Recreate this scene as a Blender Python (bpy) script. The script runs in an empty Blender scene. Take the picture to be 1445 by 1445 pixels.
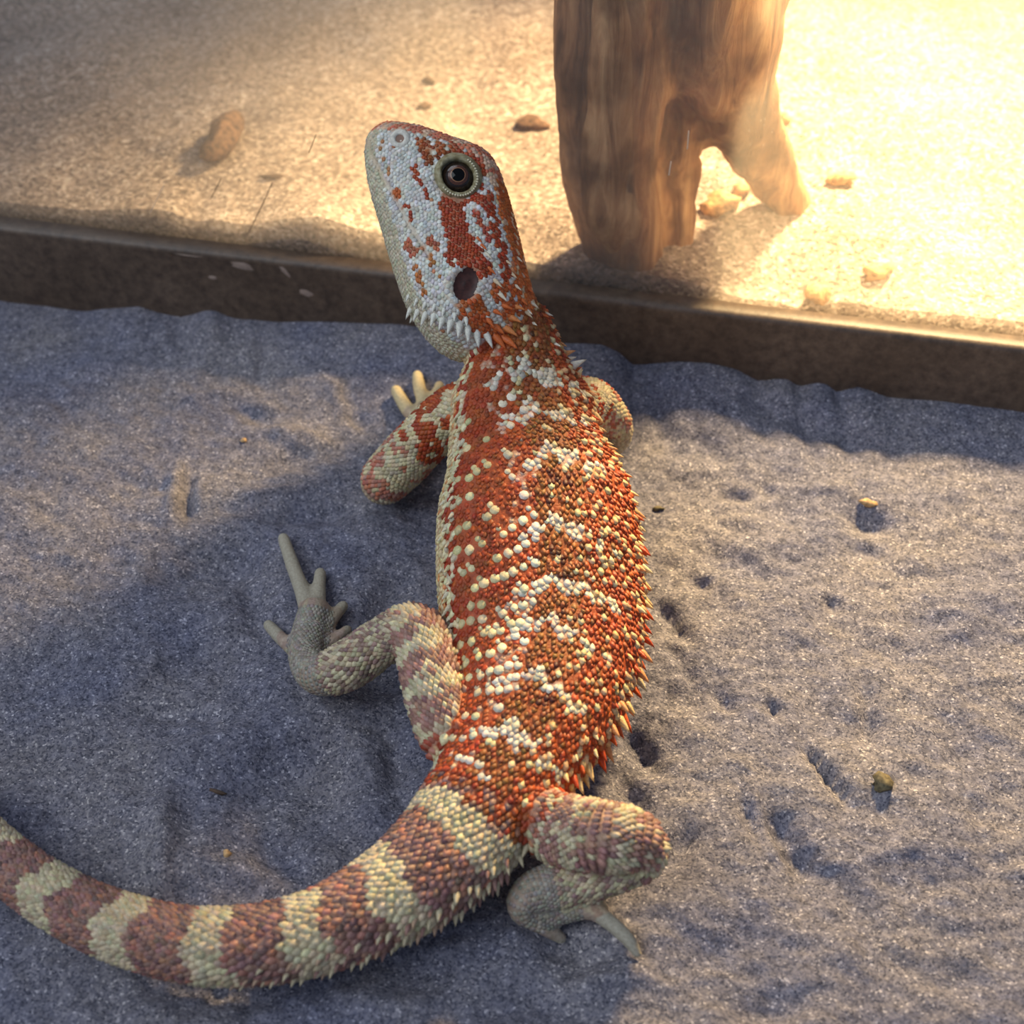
import bpy, math, random
import numpy as np
from mathutils import Vector, Matrix
from mathutils.bvhtree import BVHTree
from mathutils.kdtree import KDTree

random.seed(7)
RNG = np.random.default_rng(7)
scene = bpy.context.scene
COL = scene.collection

# ------------------------------------------------------------------ camera
PITCH = math.radians(45.0)
DIST = 0.48
FOV = math.radians(36.0)
FPX = 722.5 / math.tan(FOV / 2)
CAM = Vector((0, -DIST * math.cos(PITCH), DIST * math.sin(PITCH)))
CX = Vector((1, 0, 0))
CU = Vector((0, math.sin(PITCH), math.cos(PITCH)))      # camera up
CD = Vector((0, math.cos(PITCH), -math.sin(PITCH)))     # view direction

cam_data = bpy.data.cameras.new('camera')
cam_data.sensor_width = 36.0
cam_data.angle = FOV
cam_data.clip_start = 0.01
cam_data.clip_end = 20
cam_data.dof.use_dof = True
cam_data.dof.focus_distance = 0.425
cam_data.dof.aperture_fstop = 13.5
cam = bpy.data.objects.new('camera', cam_data)
cam.location = CAM
cam.rotation_euler = (math.pi / 2 - PITCH, 0, 0)
COL.objects.link(cam)
scene.camera = cam

# ------------------------------------------------------------------ light
world = bpy.data.worlds.new('world')
scene.world = world
world.use_nodes = True
wb = world.node_tree.nodes['Background']
wb.inputs['Color'].default_value = (0.55, 0.66, 0.90, 1)
wb.inputs['Strength'].default_value = 0.38

def area_light(name, loc, target, size, energy, color):
    d = bpy.data.lights.new(name, 'AREA')
    d.shape = 'RECTANGLE'; d.size, d.size_y = size
    d.energy = energy; d.color = color
    o = bpy.data.objects.new(name, d)
    o.location = loc
    o.rotation_euler = (Vector(target) - Vector(loc)).to_track_quat('-Z', 'Y').to_euler()
    COL.objects.link(o)
    return o

def spot_light(name, loc, target, energy, color, cone, blend, radius):
    d = bpy.data.lights.new(name, 'SPOT')
    d.energy = energy; d.color = color
    d.spot_size = math.radians(cone); d.spot_blend = blend
    d.shadow_soft_size = radius
    o = bpy.data.objects.new(name, d)
    o.location = loc
    o.rotation_euler = (Vector(target) - Vector(loc)).to_track_quat('-Z', 'Y').to_euler()
    COL.objects.link(o)
    return o

# daylight of the room through a window to the left, and the one heat lamp that hangs over the
# neighbouring enclosure to the right, above the frame
area_light('window_left_offscreen', (-1.275, -0.545, 1.615), (0, 0.05, 0), (1.53, 1.19), 22.5, (0.88, 0.94, 1.0))
spot_light('heat_lamp_right_offscreen', (0.225, 0.31, 0.32), (0.105, 0.085, 0.02), 45.0, (1.0, 0.70, 0.35), 76, 1.0, 0.03)

vs = scene.view_settings
vs.view_transform = 'Standard'
vs.look = 'None'
vs.gamma = 1.0
vs.use_curve_mapping = False
vs.exposure = 0.0

# ------------------------------------------------------------------ helpers
def ray(px, py):
    return (CD + CX * ((px - 722.5) / FPX) + CU * ((722.5 - py) / FPX))

def P(px, py, z):
    d = ray(px, py)
    return CAM + d * ((z - CAM.z) / d.z)

def PY(px, py, y):
    d = ray(px, py)
    return CAM + d * ((y - CAM.y) / d.y)

def plane_hit(px, py, p0, n):
    d = ray(px, py)
    return CAM + d * ((p0 - CAM).dot(n) / d.dot(n))

def mpp(p):                      # metres per pixel at a point
    return (Vector(p) - CAM).dot(CD) / FPX

def lin(c):
    c = np.asarray(c, float) / 255.0
    return np.where(c <= 0.04045, c / 12.92, ((c + 0.055) / 1.055) ** 2.4)

def hash2(ix, iy, seed):
    n = (ix.astype(np.int64) * 374761393 + iy.astype(np.int64) * 668265263 + seed * 974634777) & 0xffffffff
    n = ((n ^ (n >> 13)) * 1274126177) & 0xffffffff
    n = n ^ (n >> 16)
    return (n & 0xffffff) / float(0xffffff)

def vnoise(x, y, seed=0):
    x = np.asarray(x, float); y = np.asarray(y, float)
    ix = np.floor(x); iy = np.floor(y)
    fx = x - ix; fy = y - iy
    fx = fx * fx * fx * (fx * (fx * 6 - 15) + 10); fy = fy * fy * fy * (fy * (fy * 6 - 15) + 10)
    a = hash2(ix, iy, seed); b = hash2(ix + 1, iy, seed)
    c = hash2(ix, iy + 1, seed); d = hash2(ix + 1, iy + 1, seed)
    return (a * (1 - fx) + b * fx) * (1 - fy) + (c * (1 - fx) + d * fx) * fy

def fbm(x, y, seed=0, octv=4):
    s = 0; a = 0.5
    for k in range(octv):
        s = s + a * (vnoise(x * 2 ** k + 13.7 * k, y * 2 ** k - 7.1 * k, seed + k) - 0.5)
        a *= 0.5
    return s

def mesh_from(name, verts, faces, smooth=True):
    me = bpy.data.meshes.new(name)
    me.from_pydata([tuple(v) for v in verts], [], [tuple(f) for f in faces])
    if smooth:
        me.polygons.foreach_set('use_smooth', [True] * len(me.polygons))
    me.update()
    return me

def obj(name, me, mat=None, parent=None):
    o = bpy.data.objects.new(name, me)
    COL.objects.link(o)
    if mat is not None:
        me.materials.clear(); me.materials.append(mat)
    if parent is not None:
        o.parent = parent
    return o

def tag(o, label, cat, group=None):
    o['label'] = label; o['category'] = cat
    if group:
        o['group'] = group
    return o

def grid_faces(nu, nv, close_v=False):
    f = []
    for i in range(nu - 1):
        for j in range(nv if close_v else nv - 1):
            a = i * nv + j; b = i * nv + (j + 1) % nv
            f.append((a, b, b + nv, a + nv))
    return f

def remeshed(me, voxel, smooth_it):
    o = bpy.data.objects.new('tmp', me); COL.objects.link(o)
    m = o.modifiers.new('r', 'REMESH'); m.mode = 'VOXEL'; m.voxel_size = voxel; m.adaptivity = 0
    s = o.modifiers.new('s', 'SMOOTH'); s.factor = 0.5; s.iterations = smooth_it
    dg = bpy.context.evaluated_depsgraph_get()
    out = bpy.data.meshes.new_from_object(o.evaluated_get(dg))
    bpy.data.objects.remove(o); bpy.data.meshes.remove(me)
    out.polygons.foreach_set('use_smooth', [True] * len(out.polygons))
    return out

def tube(nodes, radii, nring=14, sub=6, flat=None):
    """closed tapered tube through nodes, rounded ends; returns verts, faces"""
    P0 = np.array([list(n) for n in nodes], float); R0 = np.array(radii, float)
    n = len(P0); pts = []; rr = []
    def cr(A, t):
        i = int(min(max(math.floor(t), 0), n - 2)); f = t - i
        a = A[max(i - 1, 0)]; b = A[i]; c = A[i + 1]; d = A[min(i + 2, n - 1)]
        return 0.5 * (2 * b + (c - a) * f + (2 * a - 5 * b + 4 * c - d) * f * f + (3 * b - a - 3 * c + d) * f ** 3)
    for k in range((n - 1) * sub + 1):
        t = k / sub
        pts.append(cr(P0, t)); rr.append(float(cr(R0[:, None], t)[0]))
    pts = np.array(pts); rr = np.array(rr)
    tan = np.gradient(pts, axis=0); tan /= np.linalg.norm(tan, axis=1)[:, None]
    cap = [(0.98, 0.25), (0.8, 0.62), (0.45, 0.9)]
    rings = []
    for s, (off, rs) in [(-1, c) for c in cap]:
        rings.append((pts[0] - tan[0] * rr[0] * off, rr[0] * rs, tan[0]))
    for p, r, t in zip(pts, rr, tan):
        rings.append((p, r, t))
    for off, rs in reversed(cap):
        rings.append((pts[-1] + tan[-1] * rr[-1] * off, rr[-1] * rs, tan[-1]))
    V = []
    for p, r, t in rings:
        up = np.array([0, 0, 1.0]) if abs(t[2]) < 0.9 else np.array([0, 1.0, 0])
        s = np.cross(t, up); s /= np.linalg.norm(s); u = np.cross(s, t)
        for j in range(nring):
            a = 2 * math.pi * j / nring
            V.append(p + r * (math.cos(a) * s + (flat or 1.0) * math.sin(a) * u))
    F = grid_faces(len(rings), nring, True)
    F.append(tuple(range(nring))[::-1]); b = (len(rings) - 1) * nring
    F.append(tuple(range(b, b + nring)))
    return V, F

class Soup:
    def __init__(self): self.v = []; self.f = []
    def add(self, V, F):
        o = len(self.v); self.v += [tuple(v) for v in V]; self.f += [tuple(i + o for i in f) for f in F]

# ------------------------------------------------------------------ materials
def new_mat(name):
    m = bpy.data.materials.new(name); m.use_nodes = True
    nt = m.node_tree; b = nt.nodes['Principled BSDF']
    return m, nt, b

def N(nt, t, **kw):
    n = nt.nodes.new(t)
    for k, v in kw.items():
        if k in n.inputs: n.inputs[k].default_value = v
        else: setattr(n, k, v)
    return n

def ramp(nt, fac, stops, interp='LINEAR'):
    r = nt.nodes.new('ShaderNodeValToRGB'); r.color_ramp.interpolation = interp
    e = r.color_ramp.elements
    while len(e) < len(stops): e.new(0.5)
    for el, (p, c) in zip(e, stops):
        el.position = p; el.color = tuple(lin(c)) + (1,)
    nt.links.new(fac, r.inputs[0])
    return r

def mixc(nt, fac, a, b, mode='MIX'):
    m = nt.nodes.new('ShaderNodeMix'); m.data_type = 'RGBA'; m.blend_type = mode
    for src, idx in ((fac, 0), (a, 6), (b, 7)):
        if hasattr(src, 'is_linked') or hasattr(src, 'links'):
            nt.links.new(src, m.inputs[idx])
        else:
            m.inputs[idx].default_value = src
    return m.outputs[2]

def sand_mat(name, stops, patch_a, patch_b, grain=1500.0, bump=0.0009):
    m, nt, b = new_mat(name)
    tc = N(nt, 'ShaderNodeNewGeometry')
    pos = tc.outputs['Position']
    v = N(nt, 'ShaderNodeTexVoronoi', Scale=grain); nt.links.new(pos, v.inputs['Vector'])
    sep = N(nt, 'ShaderNodeSeparateColor'); nt.links.new(v.outputs['Color'], sep.inputs[0])
    r = ramp(nt, sep.outputs[0], stops)
    n2 = N(nt, 'ShaderNodeTexNoise', Scale=26.0, Detail=4.0); nt.links.new(pos, n2.inputs['Vector'])
    r2 = ramp(nt, n2.outputs['Fac'], [(0.35, patch_a), (0.65, patch_b)])
    c = mixc(nt, 0.75, r.outputs[0], r2.outputs[0], 'MULTIPLY')
    n3 = N(nt, 'ShaderNodeTexNoise', Scale=380.0, Detail=3.0); nt.links.new(pos, n3.inputs['Vector'])
    r3 = ramp(nt, n3.outputs['Fac'], [(0.3, (190, 190, 190)), (0.7, (255, 255, 255))])
    c = mixc(nt, 0.8, c, r3.outputs[0], 'MULTIPLY')
    nt.links.new(c, b.inputs['Base Color'])
    b.inputs['Roughness'].default_value = 0.85
    b.inputs['Specular IOR Level'].default_value = 0.25
    n4 = N(nt, 'ShaderNodeTexNoise', Scale=900.0, Detail=4.0, Roughness=0.7); nt.links.new(pos, n4.inputs['Vector'])
    n5 = N(nt, 'ShaderNodeTexNoise', Scale=260.0, Detail=3.0); nt.links.new(pos, n5.inputs['Vector'])
    ad = N(nt, 'ShaderNodeMath', operation='ADD'); nt.links.new(n4.outputs['Fac'], ad.inputs[0]); nt.links.new(n5.outputs['Fac'], ad.inputs[1])
    bp = N(nt, 'ShaderNodeBump', Strength=0.55, Distance=bump)
    nt.links.new(ad.outputs[0], bp.inputs['Height']); nt.links.new(bp.outputs[0], b.inputs['Normal'])
    return m

MAT_SAND = sand_mat('purple_grey_sand', [(0.0, (82, 84, 98)), (0.25, (117, 117, 130)), (0.6, (137, 136, 147)), (0.94, (158, 156, 164)), (1.0, (214, 211, 216))],
                    (198, 204, 226), (255, 249, 240), grain=1900.0)
MAT_SAND2 = sand_mat('tan_sand', [(0.0, (124, 112, 104)), (0.3, (172, 157, 147)), (0.7, (196, 180, 169)), (1.0, (240, 228, 218))],
                     (214, 208, 200), (255, 252, 248), grain=900.0, bump=0.0014)

def attr_mat(name, src='attr', rough=0.55, bump=0.00025, bscale=1800.0, sss=0.0):
    m, nt, b = new_mat(name)
    if src == 'attr':
        a = N(nt, 'ShaderNodeAttribute'); a.attribute_name = 'pattern'; out = a.outputs['Color']
    else:
        a = N(nt, 'ShaderNodeObjectInfo'); out = a.outputs['Color']
    g = N(nt, 'ShaderNodeNewGeometry')
    n = N(nt, 'ShaderNodeTexNoise', Scale=bscale, Detail=3.0); nt.links.new(g.outputs['Position'], n.inputs['Vector'])
    r = ramp(nt, n.outputs['Fac'], [(0.3, (205, 200, 196)), (0.7, (255, 255, 255))])
    c = mixc(nt, 0.7, out, r.outputs[0], 'MULTIPLY')
    nt.links.new(c, b.inputs['Base Color'])
    b.inputs['Roughness'].default_value = rough
    b.inputs['Specular IOR Level'].default_value = 0.35
    if sss:
        b.inputs['Subsurface Weight'].default_value = sss
        b.inputs['Subsurface Radius'].default_value = (0.003, 0.0015, 0.0008)
        b.inputs['Subsurface Scale'].default_value = 1.0
    bp = N(nt, 'ShaderNodeBump', Strength=0.6, Distance=bump)
    nt.links.new(n.outputs['Fac'], bp.inputs['Height']); nt.links.new(bp.outputs[0], b.inputs['Normal'])
    return m

MAT_SKIN = attr_mat('lizard_skin', bump=0.0004, bscale=1400)
MAT_SCALE = attr_mat('lizard_scales', rough=0.5)
MAT_SPIKE = attr_mat('lizard_spines', src='obj', rough=0.45)

def plain(name, c, rough=0.5, coat=0.0, noise_amt=0.0, nscale=200.0, spec=0.5):
    m, nt, b = new_mat(name)
    b.inputs['Roughness'].default_value = rough
    b.inputs['Coat Weight'].default_value = coat
    b.inputs['Coat Roughness'].default_value = 0.03
    b.inputs['Specular IOR Level'].default_value = spec
    g = N(nt, 'ShaderNodeNewGeometry')
    n = N(nt, 'ShaderNodeTexNoise', Scale=nscale, Detail=4.0); nt.links.new(g.outputs['Position'], n.inputs['Vector'])
    lo = tuple(np.asarray(c) * (1 - noise_amt)); hi = tuple(np.minimum(255, np.asarray(c) * (1 + noise_amt)))
    r = ramp(nt, n.outputs['Fac'], [(0.3, lo), (0.7, hi)])
    nt.links.new(r.outputs[0], b.inputs['Base Color'])
    return m

# ------------------------------------------------------------------ partition geometry
H_RAIL = 0.030
RA = P(196, 345, H_RAIL); RB = P(1249, 470, H_RAIL)
RDIR = (RB - RA); RDIR.z = 0; RDIR.normalize()
RN = Vector((-RDIR.y, RDIR.x, 0))            # pointing away from camera
RAIL_D = 0.007                               # depth of the rail
def rail_y(x, off=0.0):                      # y of the rail's front face (+ offset along its normal)
    p = RA + RN * off
    return p.y + (x - p.x) * RDIR.y / RDIR.x

def edge_heights(pts, off):
    out = []
    for px, py in pts:
        q = plane_hit(px, py, RA + RN * off, RN)
        out.append((q.x, q.z))
    return np.array(out)

NEAR_EDGE = edge_heights([(60, 432), (120, 440), (196, 433), (230, 444), (255, 448), (285, 440), (305, 439), (330, 449), (400, 455), (480, 456), (560, 458),
                          (640, 468), (720, 478), (790, 484), (850, 489), (875, 500), (892, 515), (920, 514), (955, 512), (1000, 515), (1040, 524), (1068, 538), (1080, 537),
                          (1095, 534), (1110, 534), (1128, 545), (1140, 542), (1152, 540), (1166, 542), (1182, 553), (1195, 549), (1212, 546), (1232, 553),
                          (1249, 560), (1330, 566), (1420, 578)], 0.0)
FAR_EDGE = edge_heights([(40, 305), (120, 312), (196, 310), (235, 313), (270, 328), (300, 326), (350, 334), (400, 324), (450, 321), (500, 338), (545, 349), (620, 362),
                         (700, 378), (770, 391), (820, 394), (860, 401), (900, 403), (950, 410), (1000, 424), (1050, 438), (1100, 442), (1130, 454), (1160, 448),
                         (1200, 443), (1249, 452), (1340, 460), (1430, 470)], RAIL_D)

# ------------------------------------------------------------------ near sand
# (px, py, angle of long axis in degrees on the ground, long px, short px, height mm)
FEATS = [
    (1150, 612, -18, 130, 16, -4.5), (1120, 575, -16, 120, 14, 2.0), (930, 600, -75, 60, 16, -2.5), (1000, 640, -30, 50, 20, -1.2),
    (990, 545, -5, 110, 22, 2.5), (840, 520, -25, 50, 25, 2.0), (1225, 735, -8, 45, 16, -3.5), (1165, 690, -5, 60, 12, 1.0),
    (1035, 700, 0, 35, 8, -1.6), (1085, 690, -40, 16, 10, -1.8), (1030, 790, -8, 60, 14, -1.3), (1120, 770, 8, 70, 14, 1.0),
    (1175, 850, -30, 20, 12, -1.8), (985, 820, -25, 30, 9, -1.2), (950, 880, -55, 60, 11, -1.6), (965, 940, -58, 60, 10, -1.4), (1020, 985, -55, 34, 10, -2.0),
    (1092, 995, 0, 14, 10, -2.4), (1165, 1090, -56, 70, 9, -2.8), (1060, 1150, -68, 50, 13, -2.2), (1115, 1190, -66, 80, 22, -3.0), (1085, 1180, -66, 70, 7, 1.2),
    (905, 1055, -45, 50, 18, -3.0), (895, 1120, -50, 50, 18, -2.6), (960, 1190, 60, 50, 18, -2.0), (1000, 1050, -30, 90, 14, 1.0), (1225, 1000, 80, 60, 14, -1.8),
    (1190, 1260, -50, 90, 20, -1.4), (1150, 1330, -20, 100, 22, 1.2), (1000, 1350, 10, 90, 24, -1.4), (1100, 1420, 5, 120, 18, -1.6),
    (860, 1385, 12, 120, 16, 1.6), (700, 1420, 8, 160, 20, -2.0), (540, 1420, -5, 120, 20, 1.6), (800, 1340, -15, 80, 22, -2.0), (620, 1370, -5, 90, 20, -1.5),
    (260, 490, -60, 50, 16, -2.4), (372, 510, -85, 55, 9, -2.6), (235, 470, -60, 50, 12, 1.4), (300, 470, -60, 50, 12, 1.2), (460, 524, -3, 70, 9, -2.0), (470, 500, -3, 80, 12, 1.4),
    (360, 590, -25, 60, 12, -1.6), (300, 565, 5, 60, 12, 1.3), (415, 620, -15, 80, 14, 2.0), (410, 655, 12, 55, 16, -2.0), (385, 700, 8, 70, 12, 1.6),
    (266, 700, -85, 60, 10, -2.2), (246, 690, -85, 60, 9, 1.4), (500, 585, -55, 60, 14, -1.8), (470, 560, -45, 70, 14, 1.4), (450, 725, 5, 90, 16, -2.6),
    (300, 800, 10, 120, 40, -3.0), (290, 930, 0, 110, 50, -2.6), (360, 860, -60, 90, 18, -2.0), (540, 960, 10, 60, 30, -2.6), (300, 1050, 5, 120, 14, 1.4),
    (250, 1005, -5, 110, 12, -1.4), (420, 1100, 10, 120, 60, -3.2), (230, 1190, -80, 90, 22, 2.4), (330, 1230, -10, 120, 18, 2.0), (560, 1080, -70, 90, 26, -2.2),
    (520, 760, 15, 60, 24, 1.2), (545, 860, 70, 70, 22, -1.6), (480, 800, 60, 40, 16, 1.0), (560, 520, 75, 26, 10, -2.2), (300, 1400, 0, 160, 20, -1.6),
]
def near_height(X, Y):
    Z = 0.0052 * fbm(X * 20, Y * 26, 3, 3) + 0.0042 * fbm(X * 85 + 3, Y * 110, 11, 3) + 0.0018 * fbm(X * 260, Y * 300, 21, 2)
    for px, py, ang, l, w, h in FEATS:
        c = P(px, py, 0.0); k = mpp(c)
        kx = k; ky = k / math.sin(PITCH)
        dx = (X - c.x) / kx; dy = (Y - c.y) / ky
        a = math.radians(ang); u = dx * math.cos(a) + dy * math.sin(a); v = -dx * math.sin(a) + dy * math.cos(a)
        warp = 0.35 * fbm(X * 90, Y * 90, 5, 2)
        Z = Z + h * 0.00165 * np.exp(-((u / (l * 0.62)) ** 2) ** 1.5 - ((v / (w * 0.9) + warp) ** 2))
    d = rail_y(X) - Y
    e = np.interp(X, NEAR_EDGE[:, 0], NEAR_EDGE[:, 1])
    f = np.exp(-(np.maximum(d, 0) / 0.030) ** 2)
    return Z * (1 - 0.8 * f) + f * e

def near_z(x, y):
    return float(near_height(np.array([x]), np.array([y]))[0])

nx, ny = 640, 560
xs = np.linspace(-0.50, 0.50, nx)
tt = np.linspace(0, 1, ny)
X = np.repeat(xs[None, :], ny, 0)
Y = -0.46 + (rail_y(X) + 0.46 + 0.0005) * tt[:, None]
Z = near_height(X, Y)
V = np.stack([X, Y, Z], -1).reshape(-1, 3)
F = grid_faces(ny, nx)
floor_near = obj('floor', mesh_from('near_sand', V, F), MAT_SAND)
floor_near['kind'] = 'structure'
floor_near['label'] = 'grey purple sand bed with scuffed ridges under the lizard'

# ------------------------------------------------------------------ far sand, beyond the glass
Z_FAR = 0.034
def far_height(X, Y):
    d = Y - rail_y(X, RAIL_D + 0.006)
    e = np.interp(X, FAR_EDGE[:, 0], FAR_EDGE[:, 1])
    f = np.exp(-(np.maximum(d, 0) / 0.022) ** 2)
    Z = Z_FAR + 0.012 * fbm(X * 12, Y * 12, 33, 4) + 0.004 * fbm(X * 60, Y * 60, 37, 3) + 0.002 * fbm(X * 180, Y * 180, 39, 2)
    return Z * (1 - f) + f * e
fx, fy = 420, 330
xs = np.linspace(-0.80, 0.85, fx)
tt = np.linspace(0, 1, fy) ** 1.4
X = np.repeat(xs[None, :], fy, 0)
Y0 = rail_y(X, RAIL_D + 0.0062)
Y = Y0 + (1.25 - Y0) * tt[:, None]
Z = far_height(X, Y)
V = np.stack([X, Y, Z], -1)
sk = V[0].copy(); sk[:, 2] = -0.01                       # the cut face of the sand against the pane
V = np.concatenate([sk[None], V], 0).reshape(-1, 3)
F = grid_faces(fy + 1, fx)
floor_far = obj('floor', mesh_from('far_sand', V, F), MAT_SAND2)
floor_far['kind'] = 'structure'
floor_far['label'] = 'tan sand of the neighbouring enclosure behind the glass'

# ------------------------------------------------------------------ rail
def rail_profile():
    r = 0.0022; pts = [(0.0, -0.012)]
    for k in range(6):
        a = math.pi / 2 * k / 5
        pts.append((r - r * math.cos(a), H_RAIL - r + r * math.sin(a)))
    pts += [(RAIL_D - 0.0004, H_RAIL), (RAIL_D, H_RAIL - 0.0006), (RAIL_D, -0.012)]
    return pts
prof = rail_profile(); L0, L1, ns = -0.62, 1.05, 60
V = []
for i in range(ns):
    s = L0 + (L1 - L0) * i / (ns - 1)
    for o, z in prof:
        p = RA + RDIR * s + RN * o
        V.append((p.x, p.y, z))
F = grid_faces(ns, len(prof))
F.append(tuple(range(len(prof)))[::-1]); b = (ns - 1) * len(prof); F.append(tuple(range(b, b + len(prof))))
m, nt, b = new_mat('dusty_dark_plastic')
g = N(nt, 'ShaderNodeNewGeometry')
n1 = N(nt, 'ShaderNodeTexNoise', Scale=300.0, Detail=5.0, Roughness=0.7); nt.links.new(g.outputs['Position'], n1.inputs['Vector'])
n2 = N(nt, 'ShaderNodeTexNoise', Scale=22.0, Detail=3.0); nt.links.new(g.outputs['Position'], n2.inputs['Vector'])
r1 = ramp(nt, n1.outputs['Fac'], [(0.35, (74, 60, 50)), (0.7, (112, 94, 78))])
r2 = ramp(nt, n2.outputs['Fac'], [(0.35, (210, 205, 200)), (0.65, (255, 255, 255))])
c = mixc(nt, 1.0, r1.outputs[0], r2.outputs[0], 'MULTIPLY')
nt.links.new(c, b.inputs['Base Color']); b.inputs['Roughness'].default_value = 0.5
bp = N(nt, 'ShaderNodeBump', Strength=0.3, Distance=0.0006); nt.links.new(n1.outputs['Fac'], bp.inputs['Height']); nt.links.new(bp.outputs[0], b.inputs['Normal'])
rail = obj('trim_1', mesh_from('rail', V, F), m)
rail['kind'] = 'structure'
rail['label'] = 'dark dusty plastic rail along the foot of the glass'
MAT_CHIP = plain('worn_plastic', (146, 128, 116), 0.6, noise_amt=0.12)
for px, py, lw, lh, tilt in [(258, 354, 34, 8, 0.08), (342, 376, 20, 7, 0.1), (400, 381, 9, 14, 0.5), (432, 414, 12, 6, 0.1), (300, 392, 8, 3, 0.0)]:
    c = plane_hit(px, py, RA - RN * 0.0001, RN); k = mpp(c)
    V = [c + RN * 0.0001 - RN * 0.0004]
    for j in range(14):
        a = 2 * math.pi * j / 14; q = 0.8 + 0.4 * random.random()
        du = lw * math.cos(a) * q; dv = lh * math.sin(a) * q * 1.2
        V.append(c + RDIR * (du * k * math.cos(tilt) - dv * k * math.sin(tilt)) + Vector((0, 0, 1)) * (dv * k * math.cos(tilt) - du * k * math.sin(tilt)) + RN * 0.0002)
    V = [Vector((v.x, v.y, min(v.z, H_RAIL - 0.002))) for v in V]
    F = [(0, 1 + j, 1 + (j + 1) % 14) for j in range(14)]
    obj('scuff_mark', mesh_from('scuff', V, F), MAT_CHIP, rail)

# ------------------------------------------------------------------ glass pane
gz0, gz1, gt = 0.0, 0.40, 0.004
V = []
for s in (L0, L1):
    for o in (RAIL_D + 0.0008, RAIL_D + 0.0008 + gt):
        for z in (gz0, gz1):
            p = RA + RDIR * s + RN * o
            V.append((p.x, p.y, z))
F = [(0, 1, 5, 4), (2, 6, 7, 3), (0, 2, 3, 1), (4, 5, 7, 6), (1, 3, 7, 5), (0, 4, 6, 2)]
m = bpy.data.materials.new('dusty_glass'); m.use_nodes = True; nt = m.node_tree
for n in list(nt.nodes): nt.nodes.remove(n)
out = N(nt, 'ShaderNodeOutputMaterial')
tr = N(nt, 'ShaderNodeBsdfTransparent'); tr.inputs[0].default_value = (0.98, 0.985, 0.98, 1)
gl = N(nt, 'ShaderNodeBsdfGlossy', Roughness=0.03)
di = N(nt, 'ShaderNodeBsdfDiffuse'); di.inputs[0].default_value = (0.75, 0.70, 0.64, 1)
tl = N(nt, 'ShaderNodeBsdfTranslucent'); tl.inputs[0].default_value = (0.8, 0.74, 0.66, 1)
dm = N(nt, 'ShaderNodeMixShader', Fac=0.5); nt.links.new(di.outputs[0], dm.inputs[1]); nt.links.new(tl.outputs[0], dm.inputs[2])
g = N(nt, 'ShaderNodeNewGeometry')
n1 = N(nt, 'ShaderNodeTexNoise', Scale=14.0, Detail=5.0); nt.links.new(g.outputs['Position'], n1.inputs['Vector'])
mr = N(nt, 'ShaderNodeMapRange'); nt.links.new(n1.outputs['Fac'], mr.inputs[0])
mr.inputs[1].default_value = 0.35; mr.inputs[2].default_value = 0.7; mr.inputs[3].default_value = 0.065; mr.inputs[4].default_value = 0.15
v1 = N(nt, 'ShaderNodeTexVoronoi', Scale=330.0); nt.links.new(g.outputs['Position'], v1.inputs['Vector'])
sp = N(nt, 'ShaderNodeMath', operation='LESS_THAN'); nt.links.new(v1.outputs['Distance'], sp.inputs[0]); sp.inputs[1].default_value = 0.10
sm = N(nt, 'ShaderNodeMath', operation='MULTIPLY'); nt.links.new(sp.outputs[0], sm.inputs[0]); sm.inputs[1].default_value = 0.10
ad = N(nt, 'ShaderNodeMath', operation='ADD'); nt.links.new(mr.outputs[0], ad.inputs[0]); nt.links.new(sm.outputs[0], ad.inputs[1])
mx = N(nt, 'ShaderNodeMixShader'); nt.links.new(ad.outputs[0], mx.inputs[0]); nt.links.new(tr.outputs[0], mx.inputs[1]); nt.links.new(dm.outputs[0], mx.inputs[2])
fr = N(nt, 'ShaderNodeFresnel', IOR=1.25)
mx2 = N(nt, 'ShaderNodeMixShader'); nt.links.new(fr.outputs[0], mx2.inputs[0]); nt.links.new(mx.outputs[0], mx2.inputs[1]); nt.links.new(gl.outputs[0], mx2.inputs[2])
nt.links.new(mx2.outputs[0], out.inputs[0])
pane = obj('window_1', mesh_from('pane', V, F, False), m)
pane['kind'] = 'structure'
pane['label'] = 'dusty scratched glass partition standing behind the rail'
MAT_SCR = plain('scratch', (70, 58, 50), 0.7)
MAT_SCRL = plain('pale_scratch', (225, 205, 180), 0.6)
for pts, w, mt in [([(446, 190), (436, 215)], 0.6, MAT_SCR), ([(384, 258), (372, 285), (350, 330)], 0.7, MAT_SCR), ([(312, 252), (298, 280)], 0.6, MAT_SCR),
                   ([(231, 262), (212, 300)], 0.5, MAT_SCRL), ([(972, 185), (970, 210)], 0.9, MAT_SCRL), ([(947, 228), (944, 247)], 0.9, MAT_SCRL), ([(220, 338), (206, 344)], 0.8, MAT_SCRL)]:
    Q = [plane_hit(px, py, RA + RN * (RAIL_D + 0.0007), RN) for px, py in pts]
    V, F = tube(Q, [w * 0.00022] * len(Q), 6, 3)
    obj('scratch', mesh_from('scratch', V, F), mt, pane)

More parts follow.
